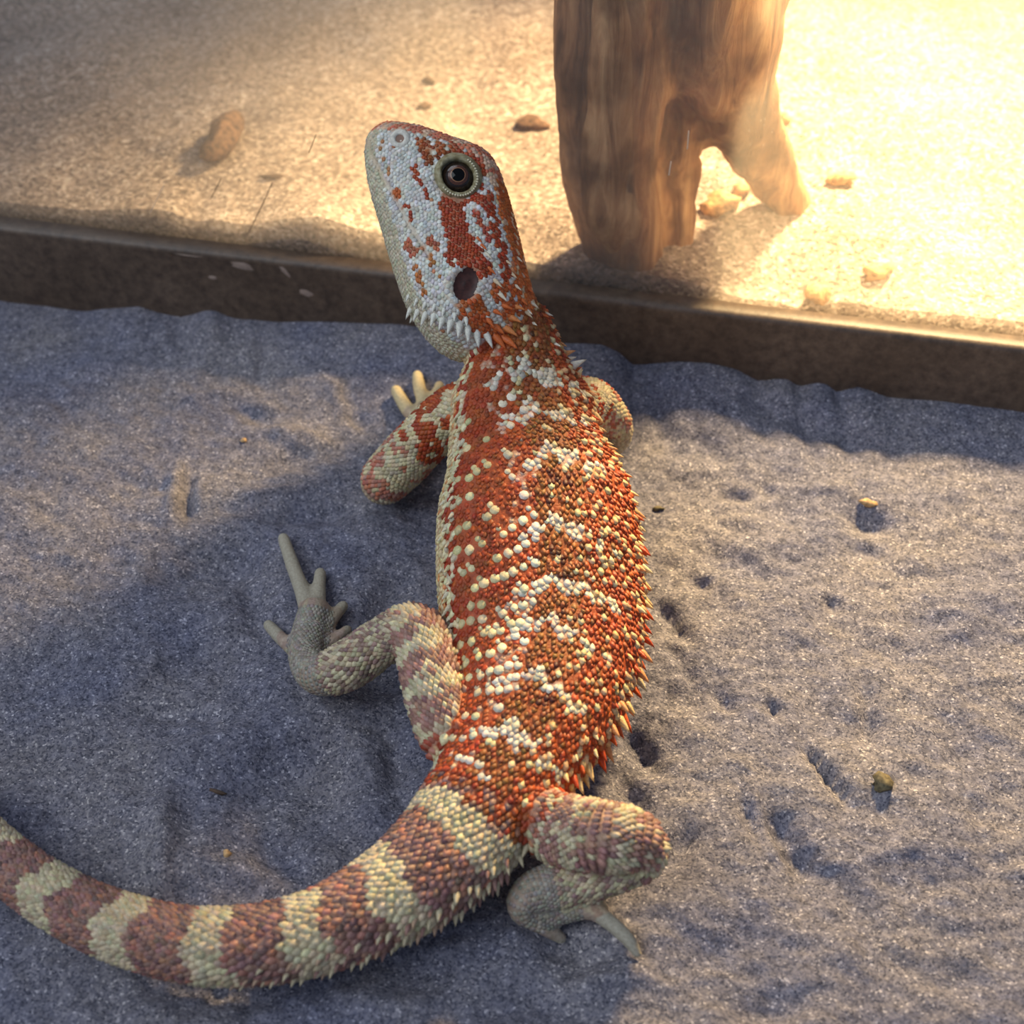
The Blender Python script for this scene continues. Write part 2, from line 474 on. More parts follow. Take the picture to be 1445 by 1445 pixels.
# ------------------------------------------------------------------ driftwood
fz = Z_FAR + 0.002
y0 = P(905, 374, fz).y + 0.012
def wy(px, py, dy=0.0): return PY(px, py, y0 + dy)
S = Soup()
def wtube(pts, sub=6):
    Q = [wy(px, py, dy) for px, py, r, dy in pts]
    R = [r * mpp(q) for (px, py, r, dy), q in zip(pts, Q)]
    S.add(*tube(Q, R, 16, sub))
wtube([(898, 398, 38, 0.0), (893, 355, 43, 0.0), (876, 290, 58, 0.0), (866, 220, 67, 0.002), (866, 120, 82, 0.004), (868, 20, 88, 0.006), (880, -120, 92, 0.01), (900, -300, 90, 0.015)])
wtube([(866, 390, 20, 0.002), (850, 335, 30, 0.002), (838, 250, 40, 0.003), (838, 150, 48, 0.004)])
wtube([(964, 390, 20, 0.008), (959, 340, 23, 0.008), (957, 270, 26, 0.009), (962, 200, 31, 0.012), (978, 140, 48, 0.016), (985, 40, 66, 0.02)])
yr = P(1108, 285, fz).y - y0
wtube([(1120, 298, 28, yr + 0.002), (1106, 272, 35, yr), (1080, 228, 43, yr * 0.85), (1048, 175, 52, yr * 0.62), (1020, 110, 68, yr * 0.4), (1018, 30, 82, yr * 0.3), (1028, -90, 92, yr * 0.25), (1050, -300, 96, yr * 0.2)])
wtube([(1030, 10, 62, yr * 0.3), (1080, -30, 44, yr * 0.3), (1140, -90, 34, yr * 0.35)], 4)
wme = remeshed(mesh_from('wood', S.v, S.f), 0.0022, 4)
co = np.empty(len(wme.vertices) * 3); wme.vertices.foreach_get('co', co); co = co.reshape(-1, 3)
no = np.array([v.normal[:] for v in wme.vertices])
ang = np.arctan2(no[:, 1], no[:, 0])
disp = 0.0055 * fbm(co[:, 0] * 90 + no[:, 1] * 2, co[:, 2] * 14 + no[:, 0], 51, 3) + 0.0025 * fbm(co[:, 0] * 260 + co[:, 1] * 200, co[:, 2] * 30, 57, 3) + 0.004 * fbm(co[:, 0] * 40, co[:, 2] * 40, 59, 2)
co += no * disp[:, None]
wme.vertices.foreach_set('co', co.reshape(-1)); wme.update()
m, nt, b = new_mat('weathered_driftwood')
g = N(nt, 'ShaderNodeNewGeometry'); mp = N(nt, 'ShaderNodeMapping'); mp.inputs['Scale'].default_value = (1, 1, 0.16)
nt.links.new(g.outputs['Position'], mp.inputs['Vector'])
n1 = N(nt, 'ShaderNodeTexNoise', Scale=170.0, Detail=6.0, Roughness=0.65, Distortion=0.8); nt.links.new(mp.outputs[0], n1.inputs['Vector'])
n2 = N(nt, 'ShaderNodeTexNoise', Scale=38.0, Detail=4.0); nt.links.new(g.outputs['Position'], n2.inputs['Vector'])
r1 = ramp(nt, n1.outputs['Fac'], [(0.30, (100, 72, 52)), (0.48, (168, 126, 90)), (0.72, (216, 176, 130))])
r2 = ramp(nt, n2.outputs['Fac'], [(0.38, (118, 104, 96)), (0.56, (255, 255, 255))])
c = mixc(nt, 0.8, r1.outputs[0], r2.outputs[0], 'MULTIPLY')
nt.links.new(c, b.inputs['Base Color']); b.inputs['Roughness'].default_value = 0.8
bp = N(nt, 'ShaderNodeBump', Strength=0.6, Distance=0.002); nt.links.new(n1.outputs['Fac'], bp.inputs['Height']); nt.links.new(bp.outputs[0], b.inputs['Normal'])
wood = obj('driftwood', wme, m)
tag(wood, 'brown weathered driftwood stump with forked roots standing behind the glass', 'driftwood')

# ------------------------------------------------------------------ debris
def lump(name, px, py, far, size, mat, label, cat, group=None, rot=0.0, seed=0):
    """size: (long, across, high) in pixels of the photograph"""
    z = Z_FAR if far else 0.0
    p = P(px, py, z)
    for _ in range(3):
        z = float(far_height(np.array([p.x]), np.array([p.y]))[0]) if far else near_z(p.x, p.y)
        p = P(px, py, z)
    k = mpp(p); V = []; nu, nv = 7, 10
    for i in range(nu):
        th = math.pi * i / (nu - 1)
        for j in range(nv):
            ph = 2 * math.pi * j / nv
            d = np.array([math.sin(th) * math.cos(ph), math.sin(th) * math.sin(ph), math.cos(th)])
            q = 1 + 1.3 * float(fbm(np.array([d[0] * 1.7 + seed * 3.1]), np.array([d[1] * 1.7 + d[2] * 2.3]), 70 + seed, 3)[0])
            v = d * q * np.array(size) * 0.5 * k
            c, s = math.cos(rot), math.sin(rot)
            V.append((v[0] * c - v[1] * s, v[0] * s + v[1] * c, v[2]))
    o = obj(name, mesh_from(name, V, grid_faces(nu, nv, True)), mat)
    o.location = (p.x, p.y, z + size[2] * 0.32 * k)
    tag(o, label, cat, group)
    return o
MAT_DROP = plain('dry_brown_clod', (98, 76, 60), 0.95, noise_amt=0.4, nscale=500)
MAT_CLOD = plain('sandy_clod', (176, 140, 100), 0.9, noise_amt=0.3, nscale=500)
MAT_STICK = plain('dark_twig', (84, 66, 52), 0.8, noise_amt=0.3)
MAT_PEB = plain('tan_pebble', (170, 140, 100), 0.8, noise_amt=0.25, nscale=900)
MAT_DPEB = plain('olive_pebble', (92, 84, 62), 0.8, noise_amt=0.35, nscale=900)
lump('clod', 316, 206, True, (46, 110, 44), MAT_DROP, 'large elongated brown clod lying on the sand behind glass', 'clod', 'clods on the far sand', rot=-0.35, seed=1)
lump('wood_chip', 604, 116, True, (24, 10, 9), MAT_STICK, 'small dark wood chip on shaded sand behind the glass, farther from the rail', 'wood chip', 'wood chips on the far sand', rot=-0.7, seed=2)
lump('wood_chip', 598, 152, True, (22, 14, 10), MAT_DROP, 'small brown crumb of wood between dark chip and lizard snout', 'wood chip', 'wood chips on the far sand', rot=0.3, seed=3)
lump('wood_chip', 750, 178, True, (50, 26, 16), MAT_DROP, 'flat brown bark crumb on the sand beside the driftwood', 'wood chip', 'wood chips on the far sand', rot=0.1, seed=4)
lump('twig', 388, 252, True, (34, 9, 8), MAT_STICK, 'short thin twig lying on pale sand behind the scratched glass', 'twig', 'small twigs on the sand', rot=-0.05, seed=5)
lump('clod', 1016, 294, True, (52, 46, 26), MAT_CLOD, 'sandy brown clod between the forked driftwood roots', 'clod', 'clods on the far sand', rot=0.1, seed=6)
lump('clod', 1046, 272, True, (34, 24, 18), MAT_CLOD, 'smaller sandy clod tucked beside the slanting driftwood root', 'clod', 'clods on the far sand', rot=0.4, seed=7)
lump('clod', 1190, 258, True, (40, 26, 18), MAT_CLOD, 'sandy clod on glowing lamplit sand out beyond the slanting root tip', 'clod', 'clods on the far sand', rot=0.2, seed=8)
lump('clod', 1106, 172, True, (20, 22, 16), MAT_CLOD, 'small sandy clod behind the slanting driftwood root', 'clod', 'clods on the far sand', seed=9)
lump('clod', 1155, 420, True, (38, 40, 24), MAT_CLOD, 'sandy clod close to the glass on the lamplit sand', 'clod', 'clods on the far sand', rot=0.5, seed=10)
lump('clod', 1238, 388, True, (46, 30, 22), MAT_CLOD, 'broad sandy clod farthest from the driftwood on lamplit sand', 'clod', 'clods on the far sand', rot=0.2, seed=11)
lump('twig', 308, 1119, False, (26, 7, 6), MAT_STICK, 'tiny brown twig on blue grey sand inside the tail curve', 'twig', 'small twigs on the sand', rot=-0.35, seed=12)
lump('pebble', 320, 1206, False, (12, 12, 10), MAT_PEB, 'small tan pebble on sand inside the tail curve', 'pebble', 'pebbles on the near sand', seed=13)
lump('pebble', 1243, 1108, False, (26, 36, 22), MAT_DPEB, 'dark olive pebble half sunk in lamplit sand out past the hind leg', 'pebble', 'pebbles on the near sand', seed=14)
lump('pebble', 1226, 712, False, (24, 12, 9), MAT_PEB, 'tan flat pebble beside a dark hollow in the sand', 'pebble', 'pebbles on the near sand', rot=-0.3, seed=15)
lump('pebble', 928, 719, False, (18, 9, 7), MAT_DPEB, 'small olive grain of gravel beside the spiny flank', 'pebble', 'pebbles on the near sand', rot=0.1, seed=16)
lump('pebble', 344, 623, False, (8, 8, 7), MAT_PEB, 'tiny cream pebble on sand before the rail', 'pebble', 'pebbles on the near sand', seed=17)

# ------------------------------------------------------------------ the lizard: skeleton
# trunk and tail: px, py, height of the centre (mm), half width, half height above, below (px), roll (deg)
TR = [
    (724, 448, 58, 46, 42, 40, 16), (734, 488, 55, 56, 44, 42, 14), (733, 530, 51, 82, 56, 50, 14), (735, 578, 46.5, 100, 66, 58, 15),
    (742, 634, 41, 114, 78, 66, 16), (757, 702, 36, 140, 86, 74, 17), (761, 780, 30, 149, 90, 80, 17), (764, 850, 25, 149, 90, 82, 16),
    (764, 920, 21.5, 140, 88, 80, 14), (750, 998, 20, 120, 82, 76, 12), (722, 1062, 19, 100, 74, 72, 10), (692, 1118, 18, 88, 68, 68, 8),
    (655, 1174, 16.5, 84, 64, 64, 5), (610, 1221, 15.2, 77, 62, 60, 3), (553, 1263, 14.2, 69, 58, 56, 0), (468, 1307, 13, 60, 52, 50, 0),
    (380, 1331, 12.2, 55, 49, 47, 0), (285, 1335, 11.6, 52, 47, 45, 0), (200, 1319, 11, 49, 45, 43, 0), (110, 1284, 10, 45, 41, 40, 0),
    (15, 1222, 9, 40, 37, 36, 0), (-75, 1130, 8, 34, 31, 30, 0), (-150, 1010, 6, 26, 24, 23, 0), (-195, 880, 4.5, 17, 16, 15, 0), (-210, 770, 3, 7, 7, 7, 0)]

class Loft:
    """rings along a curve; theta 0 is dorsal, positive towards the animal's left"""
    def __init__(self, pos, ab, ups, M=500, expo=2.0, axis=None):
        pos = np.array(pos, float); ab = np.array(ab, float); ups = np.array(ups, float)
        n = len(pos); t = np.linspace(0, n - 1, M)
        def cr(A):
            i = np.clip(np.floor(t).astype(int), 0, n - 2); f = (t - i)[:, None]
            a = A[np.maximum(i - 1, 0)]; b = A[i]; c = A[i + 1]; d = A[np.minimum(i + 2, n - 1)]
            return 0.5 * (2 * b + (c - a) * f + (2 * a - 5 * b + 4 * c - d) * f * f + (3 * b - a - 3 * c + d) * f ** 3)
        self.t = t; self.M = M; self.expo = expo
        self.p = cr(pos); self.ab = cr(ab)
        T = np.gradient(self.p, axis=0); T /= np.linalg.norm(T, axis=1)[:, None]
        if axis is not None: T = np.repeat(np.array(axis, float)[None], M, 0)
        U = cr(ups); U -= T * (U * T).sum(1)[:, None]; U /= np.linalg.norm(U, axis=1)[:, None]
        self.T, self.U, self.L = T, U, np.cross(U, -T)
        self.s = np.concatenate([[0], np.cumsum(np.linalg.norm(np.diff(self.p, axis=0), axis=1))])
    def at(self, tq, A):
        tq = np.atleast_1d(tq)
        return np.stack([np.interp(tq, self.t, A[:, k]) for k in range(A.shape[1])], -1)
    def offs(self, tq, th):
        th = np.atleast_1d(th); ab = self.at(tq, self.ab)
        sn, cs = np.sin(th), np.cos(th); e = 2.0 / self.expo
        x = ab[:, 0] * np.sign(sn) * np.abs(sn) ** e
        z = np.where(cs > 0, ab[:, 1], ab[:, 2]) * np.sign(cs) * np.abs(cs) ** e
        return x, z
    def pt(self, tq, th):
        x, z = self.offs(tq, th)
        return self.at(tq, self.p) + self.at(tq, self.L) * x[:, None] + self.at(tq, self.U) * z[:, None]
    def mesh(self, nr, nth):
        tq = np.linspace(0, self.t[-1], nr); th = np.linspace(0, 2 * math.pi, nth, endpoint=False)
        TT, HH = np.meshgrid(tq, th, indexing='ij')
        V = self.pt(TT.ravel(), HH.ravel())
        F = grid_faces(nr, nth, True)
        F.append(tuple(range(nth))[::-1]); b = (nr - 1) * nth; F.append(tuple(range(b, b + nth)))
        return V, [f[::-1] for f in F]

pos, ab, ups = [], [], []
for px, py, z, a, bt, bb, roll in TR:
    q = P(px, py, z * 0.001); k = mpp(q)
    pos.append(q); ab.append((a * k, bt * k, bb * k))
    ups.append((math.sin(math.radians(roll)), 0, math.cos(math.radians(roll))))
# tail end sinks to the sand surface but not below it
trunk = Loft(pos, ab, ups, 700, 2.15)
TR_PY = np.array([r[1] for r in TR], float); TR_A = np.array([r[3] for r in TR], float); TR_B = np.array([r[4] for r in TR], float)

# head frame: looks up and to the left, cocked so that its left side faces up
HO = P(700, 430, 0.064); HK = mpp(HO)
fs, us = (-0.582, 0.813), (0.813, 0.582)
HF = (CX * fs[0] + CU * fs[1]); HU = (CX * us[0] + CU * us[1]); HL = -CD.copy()
def huv(px, py):
    dx, dy = px - 700, 430 - py
    return dx * fs[0] + dy * fs[1], dx * us[0] + dy * us[1]
def hp(u, v, w=0.0): return HO + (HF * u + HU * v + HL * w) * HK
HD = [  # u, top v, bottom v, half width
    (303, 16, 0, 7), (298, 27, -10, 16), (285, 42, -24, 27), (262, 63, -38, 38), (232, 84, -52, 47), (204, 104, -62, 56), (180, 115, -70, 63), (152, 114, -80, 69),
    (128, 107, -88, 74), (100, 97, -97, 80), (74, 87, -104, 85), (44, 75, -108, 88), (16, 63, -108, 84), (-12, 53, -102, 72), (-36, 46, -88, 56), (-62, 38, -58, 40)]
hpos = [hp(u, (a + b) / 2) for u, a, b, w in HD]
hab = [(w * HK, (a - b) / 2 * HK, (a - b) / 2 * HK) for u, a, b, w in HD]
head = Loft(hpos, hab, [HU] * len(HD), 300, 2.35, -HF)
HD_U = np.array([h[0] for h in HD], float)

def legpts(lst):
    return [P(px, py, z * 0.001) for px, py, z, r in lst], [r * mpp(P(px, py, z * 0.001)) for px, py, z, r in lst]
def ground(lst):            # z given as height above the sand
    out = []
    for px, py, z, r in lst:
        p = P(px, py, z * 0.001)
        for _ in range(3):
            g = near_z(p.x, p.y); p = P(px, py, g + z * 0.001)
        out.append((px, py, (g + z * 0.001) * 1000, r))
    return out
LIMBS = {
    'hind_left': [ground([(700, 1075, 18, 42), (650, 1050, 20, 45), (620, 985, 25, 44), (604, 925, 28, 41), (583, 888, 28, 35), (540, 905, 23, 33), (492, 938, 15, 34), (452, 952, 9, 30), (432, 930, 6.5, 25), (438, 895, 5.5, 27), (444, 865, 5, 24)])],
    'hind_right': [ground([(730, 1130, 18, 42), (785, 1168, 20, 46), (845, 1180, 22, 47), (893, 1187, 21, 42), (908, 1203, 17, 33), (880, 1222, 13, 33), (820, 1240, 10, 34), (760, 1258, 8.5, 33), (737, 1276, 7, 24), (748, 1292, 5, 18), (790, 1288, 4.5, 17), (822, 1282, 4.5, 15)])],
    'front_left': [ground([(672, 575, 44, 42), (640, 585, 38, 40), (603, 615, 30, 37), (565, 655, 20, 37), (541, 680, 12, 33), (556, 668, 7, 26), (590, 635, 6, 23), (607, 607, 5, 22), (600, 585, 4.5, 20)])],
    'front_right': [ground([(800, 575, 44, 40), (834, 568, 36, 34), (860, 588, 27, 26), (875, 607, 18, 19), (866, 626, 11, 17), (850, 600, 6, 19), (840, 575, 5, 18)])],
}
TOES = {
    'hind_left': [[(440, 872, 4.5, 16), (426, 832, 4.2, 12), (412, 795, 3.6, 10.5), (400, 760, 2.6, 9)], [(448, 868, 4.5, 14), (450, 835, 4, 10.5), (452, 809, 2.6, 9)],
                  [(456, 892, 4.5, 13), (470, 872, 4, 10), (484, 855, 2.6, 8.5)], [(452, 918, 5, 12), (474, 902, 4, 9.5), (490, 889, 2.6, 8)],
                  [(432, 938, 4.5, 14), (412, 915, 4, 11), (394, 898, 3.2, 10), (379, 882, 2.4, 8.5)]],
    'hind_right': [[(812, 1284, 4.5, 15), (838, 1287, 4.5, 13), (864, 1304, 4, 12), (886, 1325, 3.2, 11), (899, 1345, 2.2, 8)], [(822, 1280, 4.5, 12), (838, 1274, 4.5, 11), (850, 1282, 3.6, 10)],
                   [(744, 1294, 4.5, 15), (768, 1309, 3.6, 12), (792, 1324, 2.2, 9)]],
    'front_left': [[(600, 590, 4.5, 14), (582, 585, 4.2, 11), (570, 570, 3.6, 10), (559, 551, 2.4, 8.5)], [(604, 588, 4.5, 14), (597, 565, 4.2, 10), (592, 548, 3.5, 9.5), (589, 530, 2.2, 8)],
                   [(604, 612, 4.2, 13), (612, 622, 3.2, 10), (620, 628, 2.4, 8)], [(607, 585, 4.5, 12), (615, 562, 4, 9), (620, 545, 2.6, 8)]],
    'front_right': [[(840, 580, 4.5, 13), (835, 560, 4, 10), (833, 542, 2.4, 8)], [(842, 582, 4.5, 13), (850, 565, 4, 9), (853, 558, 2.4, 7)], [(836, 590, 4.5, 12), (826, 570, 4, 9), (820, 556, 2.4, 8)]],
}
S = Soup()
S.add(*trunk.mesh(240, 40))
S.add(*head.mesh(80, 40))
# neck between the head and the shoulders
nk = [hp(40, -8), hp(-10, -8), P(722, 470, 0.058), P(733, 505, 0.0535), P(734, 540, 0.049)]
S.add(*tube(nk, [58 * HK, 52 * HK, 50 * HK, 54 * HK, 60 * HK], 18, 6))
limb_lines = {}
for name, segs in LIMBS.items():
    for lst in segs:
        Q, R = legpts(lst); S.add(*tube(Q, R, 16, 6)); limb_lines[name] = (Q, R)
    for toe in TOES[name]:
        Q, R = legpts(ground(toe)); S.add(*tube(Q, R, 10, 5))
body_me = remeshed(mesh_from('body', S.v, S.f), 0.00075, 5)

def arrays(me):
    c = np.empty(len(me.vertices) * 3); me.vertices.foreach_get('co', c)
    n = np.empty(len(me.vertices) * 3); me.vertex_normals.foreach_get('vector', n)
    return c.reshape(-1, 3), n.reshape(-1, 3)
co, no = arrays(body_me)

# carve head details in the head's own frame
HLn = np.array(HL); HFn = np.array(HF); HUn = np.array(HU); HOn = np.array(HO)
def head_uvw(c):
    d = (c - HOn) / HK
    return d @ HFn, d @ HUn, d @ HLn
EYE = huv(648, 263); EAR = huv(659, 413); NOS = huv(567, 205)
MOUTH = [huv(*p) for p in [(519, 205), (530, 232), (545, 262), (560, 290), (575, 317), (590, 343), (602, 360), (609, 374)]]
def seg_dist(u, v, poly):
    best = np.full(np.shape(u), 1e9)
    for (a, b), (c, d) in zip(poly[:-1], poly[1:]):
        L2 = (c - a) ** 2 + (d - b) ** 2
        t = np.clip(((u - a) * (c - a) + (v - b) * (d - b)) / L2, 0, 1)
        best = np.minimum(best, np.hypot(u - a - t * (c - a), v - b - t * (d - b)))
    return best
u, v, w = head_uvw(co)
isface = (u > -60) & (u < 310) & (np.abs(v) < 130) & (np.abs(w) > 8)
side = np.sign(w)
md = seg_dist(u, v, MOUTH)
def ear_d(u, v):
    du, dv = u - EAR[0], v - EAR[1]
    return np.hypot((du * 0.55 + dv * 0.835) / 24, (-du * 0.835 + dv * 0.55) / 17)
de = ear_d(u, v)
dy = np.hypot(u - EYE[0], v - EYE[1])
cut = 4.5 * np.exp(-(md / 3.6) ** 2) + 9.0 * np.clip(1 - de ** 2, 0, 1) ** 0.6 - 3.0 * np.exp(-((de - 1.35) / 0.3) ** 2) + 7.0 * np.exp(-(dy / 34) ** 4) - 5.0 * np.exp(-((dy - 52) / 12) ** 2) * (v > EYE[1] - 10)
cut = cut + 2.5 * np.exp(-((u - 110) / 60) ** 2 - ((v - 20) / 30) ** 2) - 4.0 * np.exp(-(seg_dist(u, v, [huv(585, 372), huv(605, 430), huv(650, 462)]) / 26) ** 2)
fade = np.clip((np.abs(w) - 10) / 25, 0, 1); fade = fade * fade * (3 - 2 * fade)
co[isface] -= (HLn[None, :] * (side * fade * cut * HK)[:, None])[isface]
body_me.vertices.foreach_set('co', co.reshape(-1)); body_me.update()
co, no = arrays(body_me)
bvh = BVHTree.FromPolygons([tuple(c) for c in co], [tuple(p.vertices) for p in body_me.polygons])

def head_hit(u, v, sgn=1):
    h = bvh.ray_cast(hp(u, v, 260 * sgn), -HL * sgn)
    return h[0], h[1]

# ------------------------------------------------------------------ scale patterns
WHITE = (236, 230, 210); CREAM = (226, 210, 162); ORANGE = (192, 96, 46); RED = (164, 64, 36); BROWN = (142, 88, 44); OLIVE = (156, 112, 56); DARK = (96, 46, 28)
MAUVE = (156, 120, 110); TCREAM = (206, 194, 160); PINK = (198, 156, 136); GREY = (168, 166, 152); PEACH = (226, 160, 104)
def mixrgb(a, b, f): return tuple(np.asarray(a) * (1 - f) + np.asarray(b) * f)
BARS = [508, 556, 624, 716, 800, 868, 944, 1020, 1092]
def _h(ix, iy, seed):
    n = (ix * 374761393 + iy * 668265263 + seed * 974634777) & 0xffffffff
    n = ((n ^ (n >> 13)) * 1274126177) & 0xffffffff
    return ((n ^ (n >> 16)) & 0xffffff) / 16777215.0
def nz(a, b, seed):
    ix = math.floor(a); iy = math.floor(b); fx = a - ix; fy = b - iy
    fx = fx * fx * (3 - 2 * fx); fy = fy * fy * (3 - 2 * fy)
    return (_h(ix, iy, seed) * (1 - fx) + _h(ix + 1, iy, seed) * fx) * (1 - fy) + (_h(ix, iy + 1, seed) * (1 - fx) + _h(ix + 1, iy + 1, seed) * fx) * fy
def sdist(u, v, poly):
    best = 1e9
    for (a, b), (c, d) in zip(poly[:-1], poly[1:]):
        t = ((u - a) * (c - a) + (v - b) * (d - b)) / ((c - a) ** 2 + (d - b) ** 2); t = min(max(t, 0), 1)
        best = min(best, math.hypot(u - a - t * (c - a), v - b - t * (d - b)))
    return best
def trunk_color(t, th):
    """returns colour, size factor, spikiness"""
    q = float(np.interp(t, np.arange(len(TR_PY)), TR_PY)); a = float(np.interp(t, np.arange(len(TR_PY)), TR_A)); bt = float(np.interp(t, np.arange(len(TR_PY)), TR_B))
    s = float(np.interp(t, trunk.t, trunk.s)) / HK          # arc length in pixels
    x = a * math.sin(th); deg = math.degrees(th); r = random.random
    yp = q - 0.62 * bt * max(math.cos(th), 0)
    if t > 11.2:                                             # tail
        ph = ((s - S_TAIL0) / 107.0 + 0.06 * math.sin(3 * th) + 0.10 * (nz(s / 30, th * 3, 3) - 0.5)) % 1.0
        cream = ph < 0.42
        c = TCREAM if cream else (MAUVE if r() < 0.7 else mixrgb(MAUVE, (116, 90, 86), 0.8))
        if not cream and r() < 0.2: c = (178, 126, 106)
        f = min(max((t - 11.2) / 1.2, 0), 1)
        if f < 1 and r() > f: c = mixrgb(RED, BROWN, r()) if not cream else c
        if abs(deg) > 118: c = mixrgb(c, (206, 196, 168), 0.6)
        return c, 1.0, 0.9
    if deg > 80 or deg < -112: return (CREAM if r() < 0.85 else PEACH), 0.75, 0.4
    # white chevron bars across the back
    bar = min(abs(yp + 5 * math.sin(x * 0.17) - (B + (0.62 * (x - 8) if x > 8 else 0.36 * (8 - x)))) for B in BARS)
    wob = 13 * (nz(x / 11.0, yp / 11.0, 9) - 0.5)
    if x > -32 and x < 30:                                   # vertebral zone
        if bar < 8 + wob: return mixrgb(WHITE, (206, 196, 176), r()), random.uniform(0.9, 1.25), 0.45
        m = nz(x / 12.0, yp / 12.0, 17)
        if m > 0.80: return DARK, 1.0, 0.6
        if r() < 0.05: return CREAM, 1.1, 0.6
        return mixrgb(mixrgb(BROWN, OLIVE, r()), RED, 0.6 * r()), random.uniform(0.8, 1.05), 0.75
    if x >= 30:                                              # animal's left flank, towards the window
        if bar < 4 + wob and x < 62: return WHITE, random.uniform(0.9, 1.3), 0.25
        if deg > 66:
            return ((226, 218, 178) if r() < 0.25 + (deg - 66) * 0.035 else RED), random.uniform(0.8, 1.2), 0.9
        if x < 66 and nz(x / 8.0, yp / 8.0, 29) > 0.70: return (214, 176, 150), 0.75, 0.3
        ph = ((yp - 0.72 * x) / 33.0) % 1.0
        c = mixrgb(ORANGE, RED, 0.15 + 0.85 * nz(x / 20, yp / 14, 31))
        if 0.55 < ph < 0.85: c = mixrgb(c, BROWN, 0.45)
        return c, random.uniform(0.75, 1.0), 0.45
    # right flank, spiny
    if bar < 4.5 + wob and x > -85: return mixrgb(WHITE, CREAM, r() * 0.6), random.uniform(0.9, 1.2), 0.8
    k = r()
    if k < 0.20: return mixrgb(CREAM, PEACH, r() * 0.6), 1.25, 1.6
    if k < 0.32 and x > -80: return BROWN, 1.0, 1.0
    return mixrgb(ORANGE, RED, r() * 0.8), random.uniform(0.85, 1.15), 1.1
S_TAIL0 = float(np.interp(11.75, trunk.t, trunk.s)) / HK

STR = []     # head markings: polyline in photo pixels -> head frame, half width, colour
def mark(pts, hw, c, dens=0.92): STR.append(([huv(*p) for p in pts], hw, c, dens))
HR = (176, 66, 34); HO2 = (206, 100, 44)
mark([(640, 305), (645, 335), (652, 365)], 17, HR, 0.98)
mark([(648, 345), (662, 372), (680, 388)], 16, HR, 0.97)
mark([(640, 372), (660, 390)], 12, HR, 0.8)
mark([(690, 300), (700, 330), (708, 362), (716, 400)], 7, HR)
mark([(672, 290), (690, 305)], 7, HR)
mark([(660, 300), (683, 330), (690, 352)], 5, (186, 84, 62), 0.8)
mark([(598, 212), (608, 228)], 9, (170, 84, 40)); mark([(622, 216), (626, 226)], 5, (170, 84, 40)); mark([(640, 218), (650, 226)], 7, (176, 76, 44)); mark([(664, 232), (680, 248)], 7, HR)
mark([(587, 248), (596, 268)], 5, HR); mark([(603, 280), (610, 290)], 5, HR, 0.8)
mark([(560, 278), (566, 288)], 4, HO2); mark([(575, 300), (585, 322)], 4, HR); mark([(540, 205), (545, 232), (551, 256)], 3, (196, 140, 90), 0.5)
mark([(580, 355), (590, 366)], 7, (200, 110, 80)); mark([(612, 352), (618, 360)], 6, (200, 110, 80)); mark([(590, 385), (600, 412), (610, 435)], 4, (200, 120, 60), 0.7)
mark([(606, 365), (614, 385), (622, 402)], 3, (190, 120, 60), 0.7)
mark([(660, 442), (676, 462), (700, 478)], 13, HO2, 0.75); mark([(676, 440), (690, 470)], 10, HO2, 0.8)
mark([(720, 405), (728, 440), (735, 470)], 13, HO2, 0.75); mark([(700, 420), (712, 450)], 8, HO2, 0.7)
mark([(707, 270), (722, 310), (735, 360), (748, 410)], 10, (212, 112, 52), 0.75)
mark([(682, 268), (690, 290)], 5, HR, 0.8)
mark([(606, 240), (622, 229), (645, 224), (668, 234), (682, 254)], 4, (140, 72, 36), 0.85)
def head_color(u, v, w, nv):
    r = random.random
    for poly, hw, c, dens in STR:
        if sdist(u, v, poly) < hw * (0.85 + 0.4 * nz(u / 7, v / 7, 41)) and r() < dens:
            return mixrgb(c, (150, 90, 50), r() * 0.3), 1.0, 0.5
    top = float(np.interp(u, HD_U[::-1], np.array([h[1] for h in HD], float)[::-1]))
    if v > top - 20 - 8 * nz(u / 20, 3.0, 5) and abs(w) < 60:        # crown
        f = nz(u / 10, w / 8, 43)
        if u < 130: return ((214, 116, 58) if f > 0.35 else (226, 196, 160)), 1.0, 0.7
        return ((206, 116, 88) if f > 0.45 else (218, 186, 160)), 0.9, 0.3
    bot = float(np.interp(u, HD_U[::-1], np.array([h[2] for h in HD], float)[::-1]))
    if v < bot + 22: return (208, 204, 176), 0.8, 0.3                # throat
    if nz(u / 6, v / 6, 47) > 0.90: return (206, 140, 104), 0.9, 0.4
    return mixrgb((226, 230, 226), (222, 214, 190), 0.5 * r()), 1.0, 0.35

def limb_color(name, f, ang, up):
    r = random.random; n = nz(f * 36 + 7, ang * 2.2, 61 + len(name))
    if name.startswith('hind'):
        if f > 0.70: return mixrgb(GREY, (150, 142, 132), r()), 0.8, 0.2
        if f > 0.46: return (TCREAM if (r() < 0.62) else mixrgb(MAUVE, GREY, 0.3)), 1.0, 0.7
        ph = (f * 9.5 + 0.5 * (n - 0.5)) % 1.0
        c = (214, 202, 168) if (ph < 0.42) != (r() < 0.09) else mixrgb(PINK, MAUVE, 0.3 + 0.7 * r())
        if f < 0.12 and r() < 0.6: c = mixrgb(RED, PINK, r())
        return c, 1.15, 1.5
    if f > 0.50: return mixrgb((212, 194, 150), (204, 190, 158), r()), 0.7, 0.2
    if n > 0.5: return mixrgb(RED, ORANGE, r()) if f < 0.26 else mixrgb((192, 110, 84), PINK, r()), 1.0, 0.6
    return mixrgb(CREAM, (214, 204, 172), r()), 1.0, 0.5

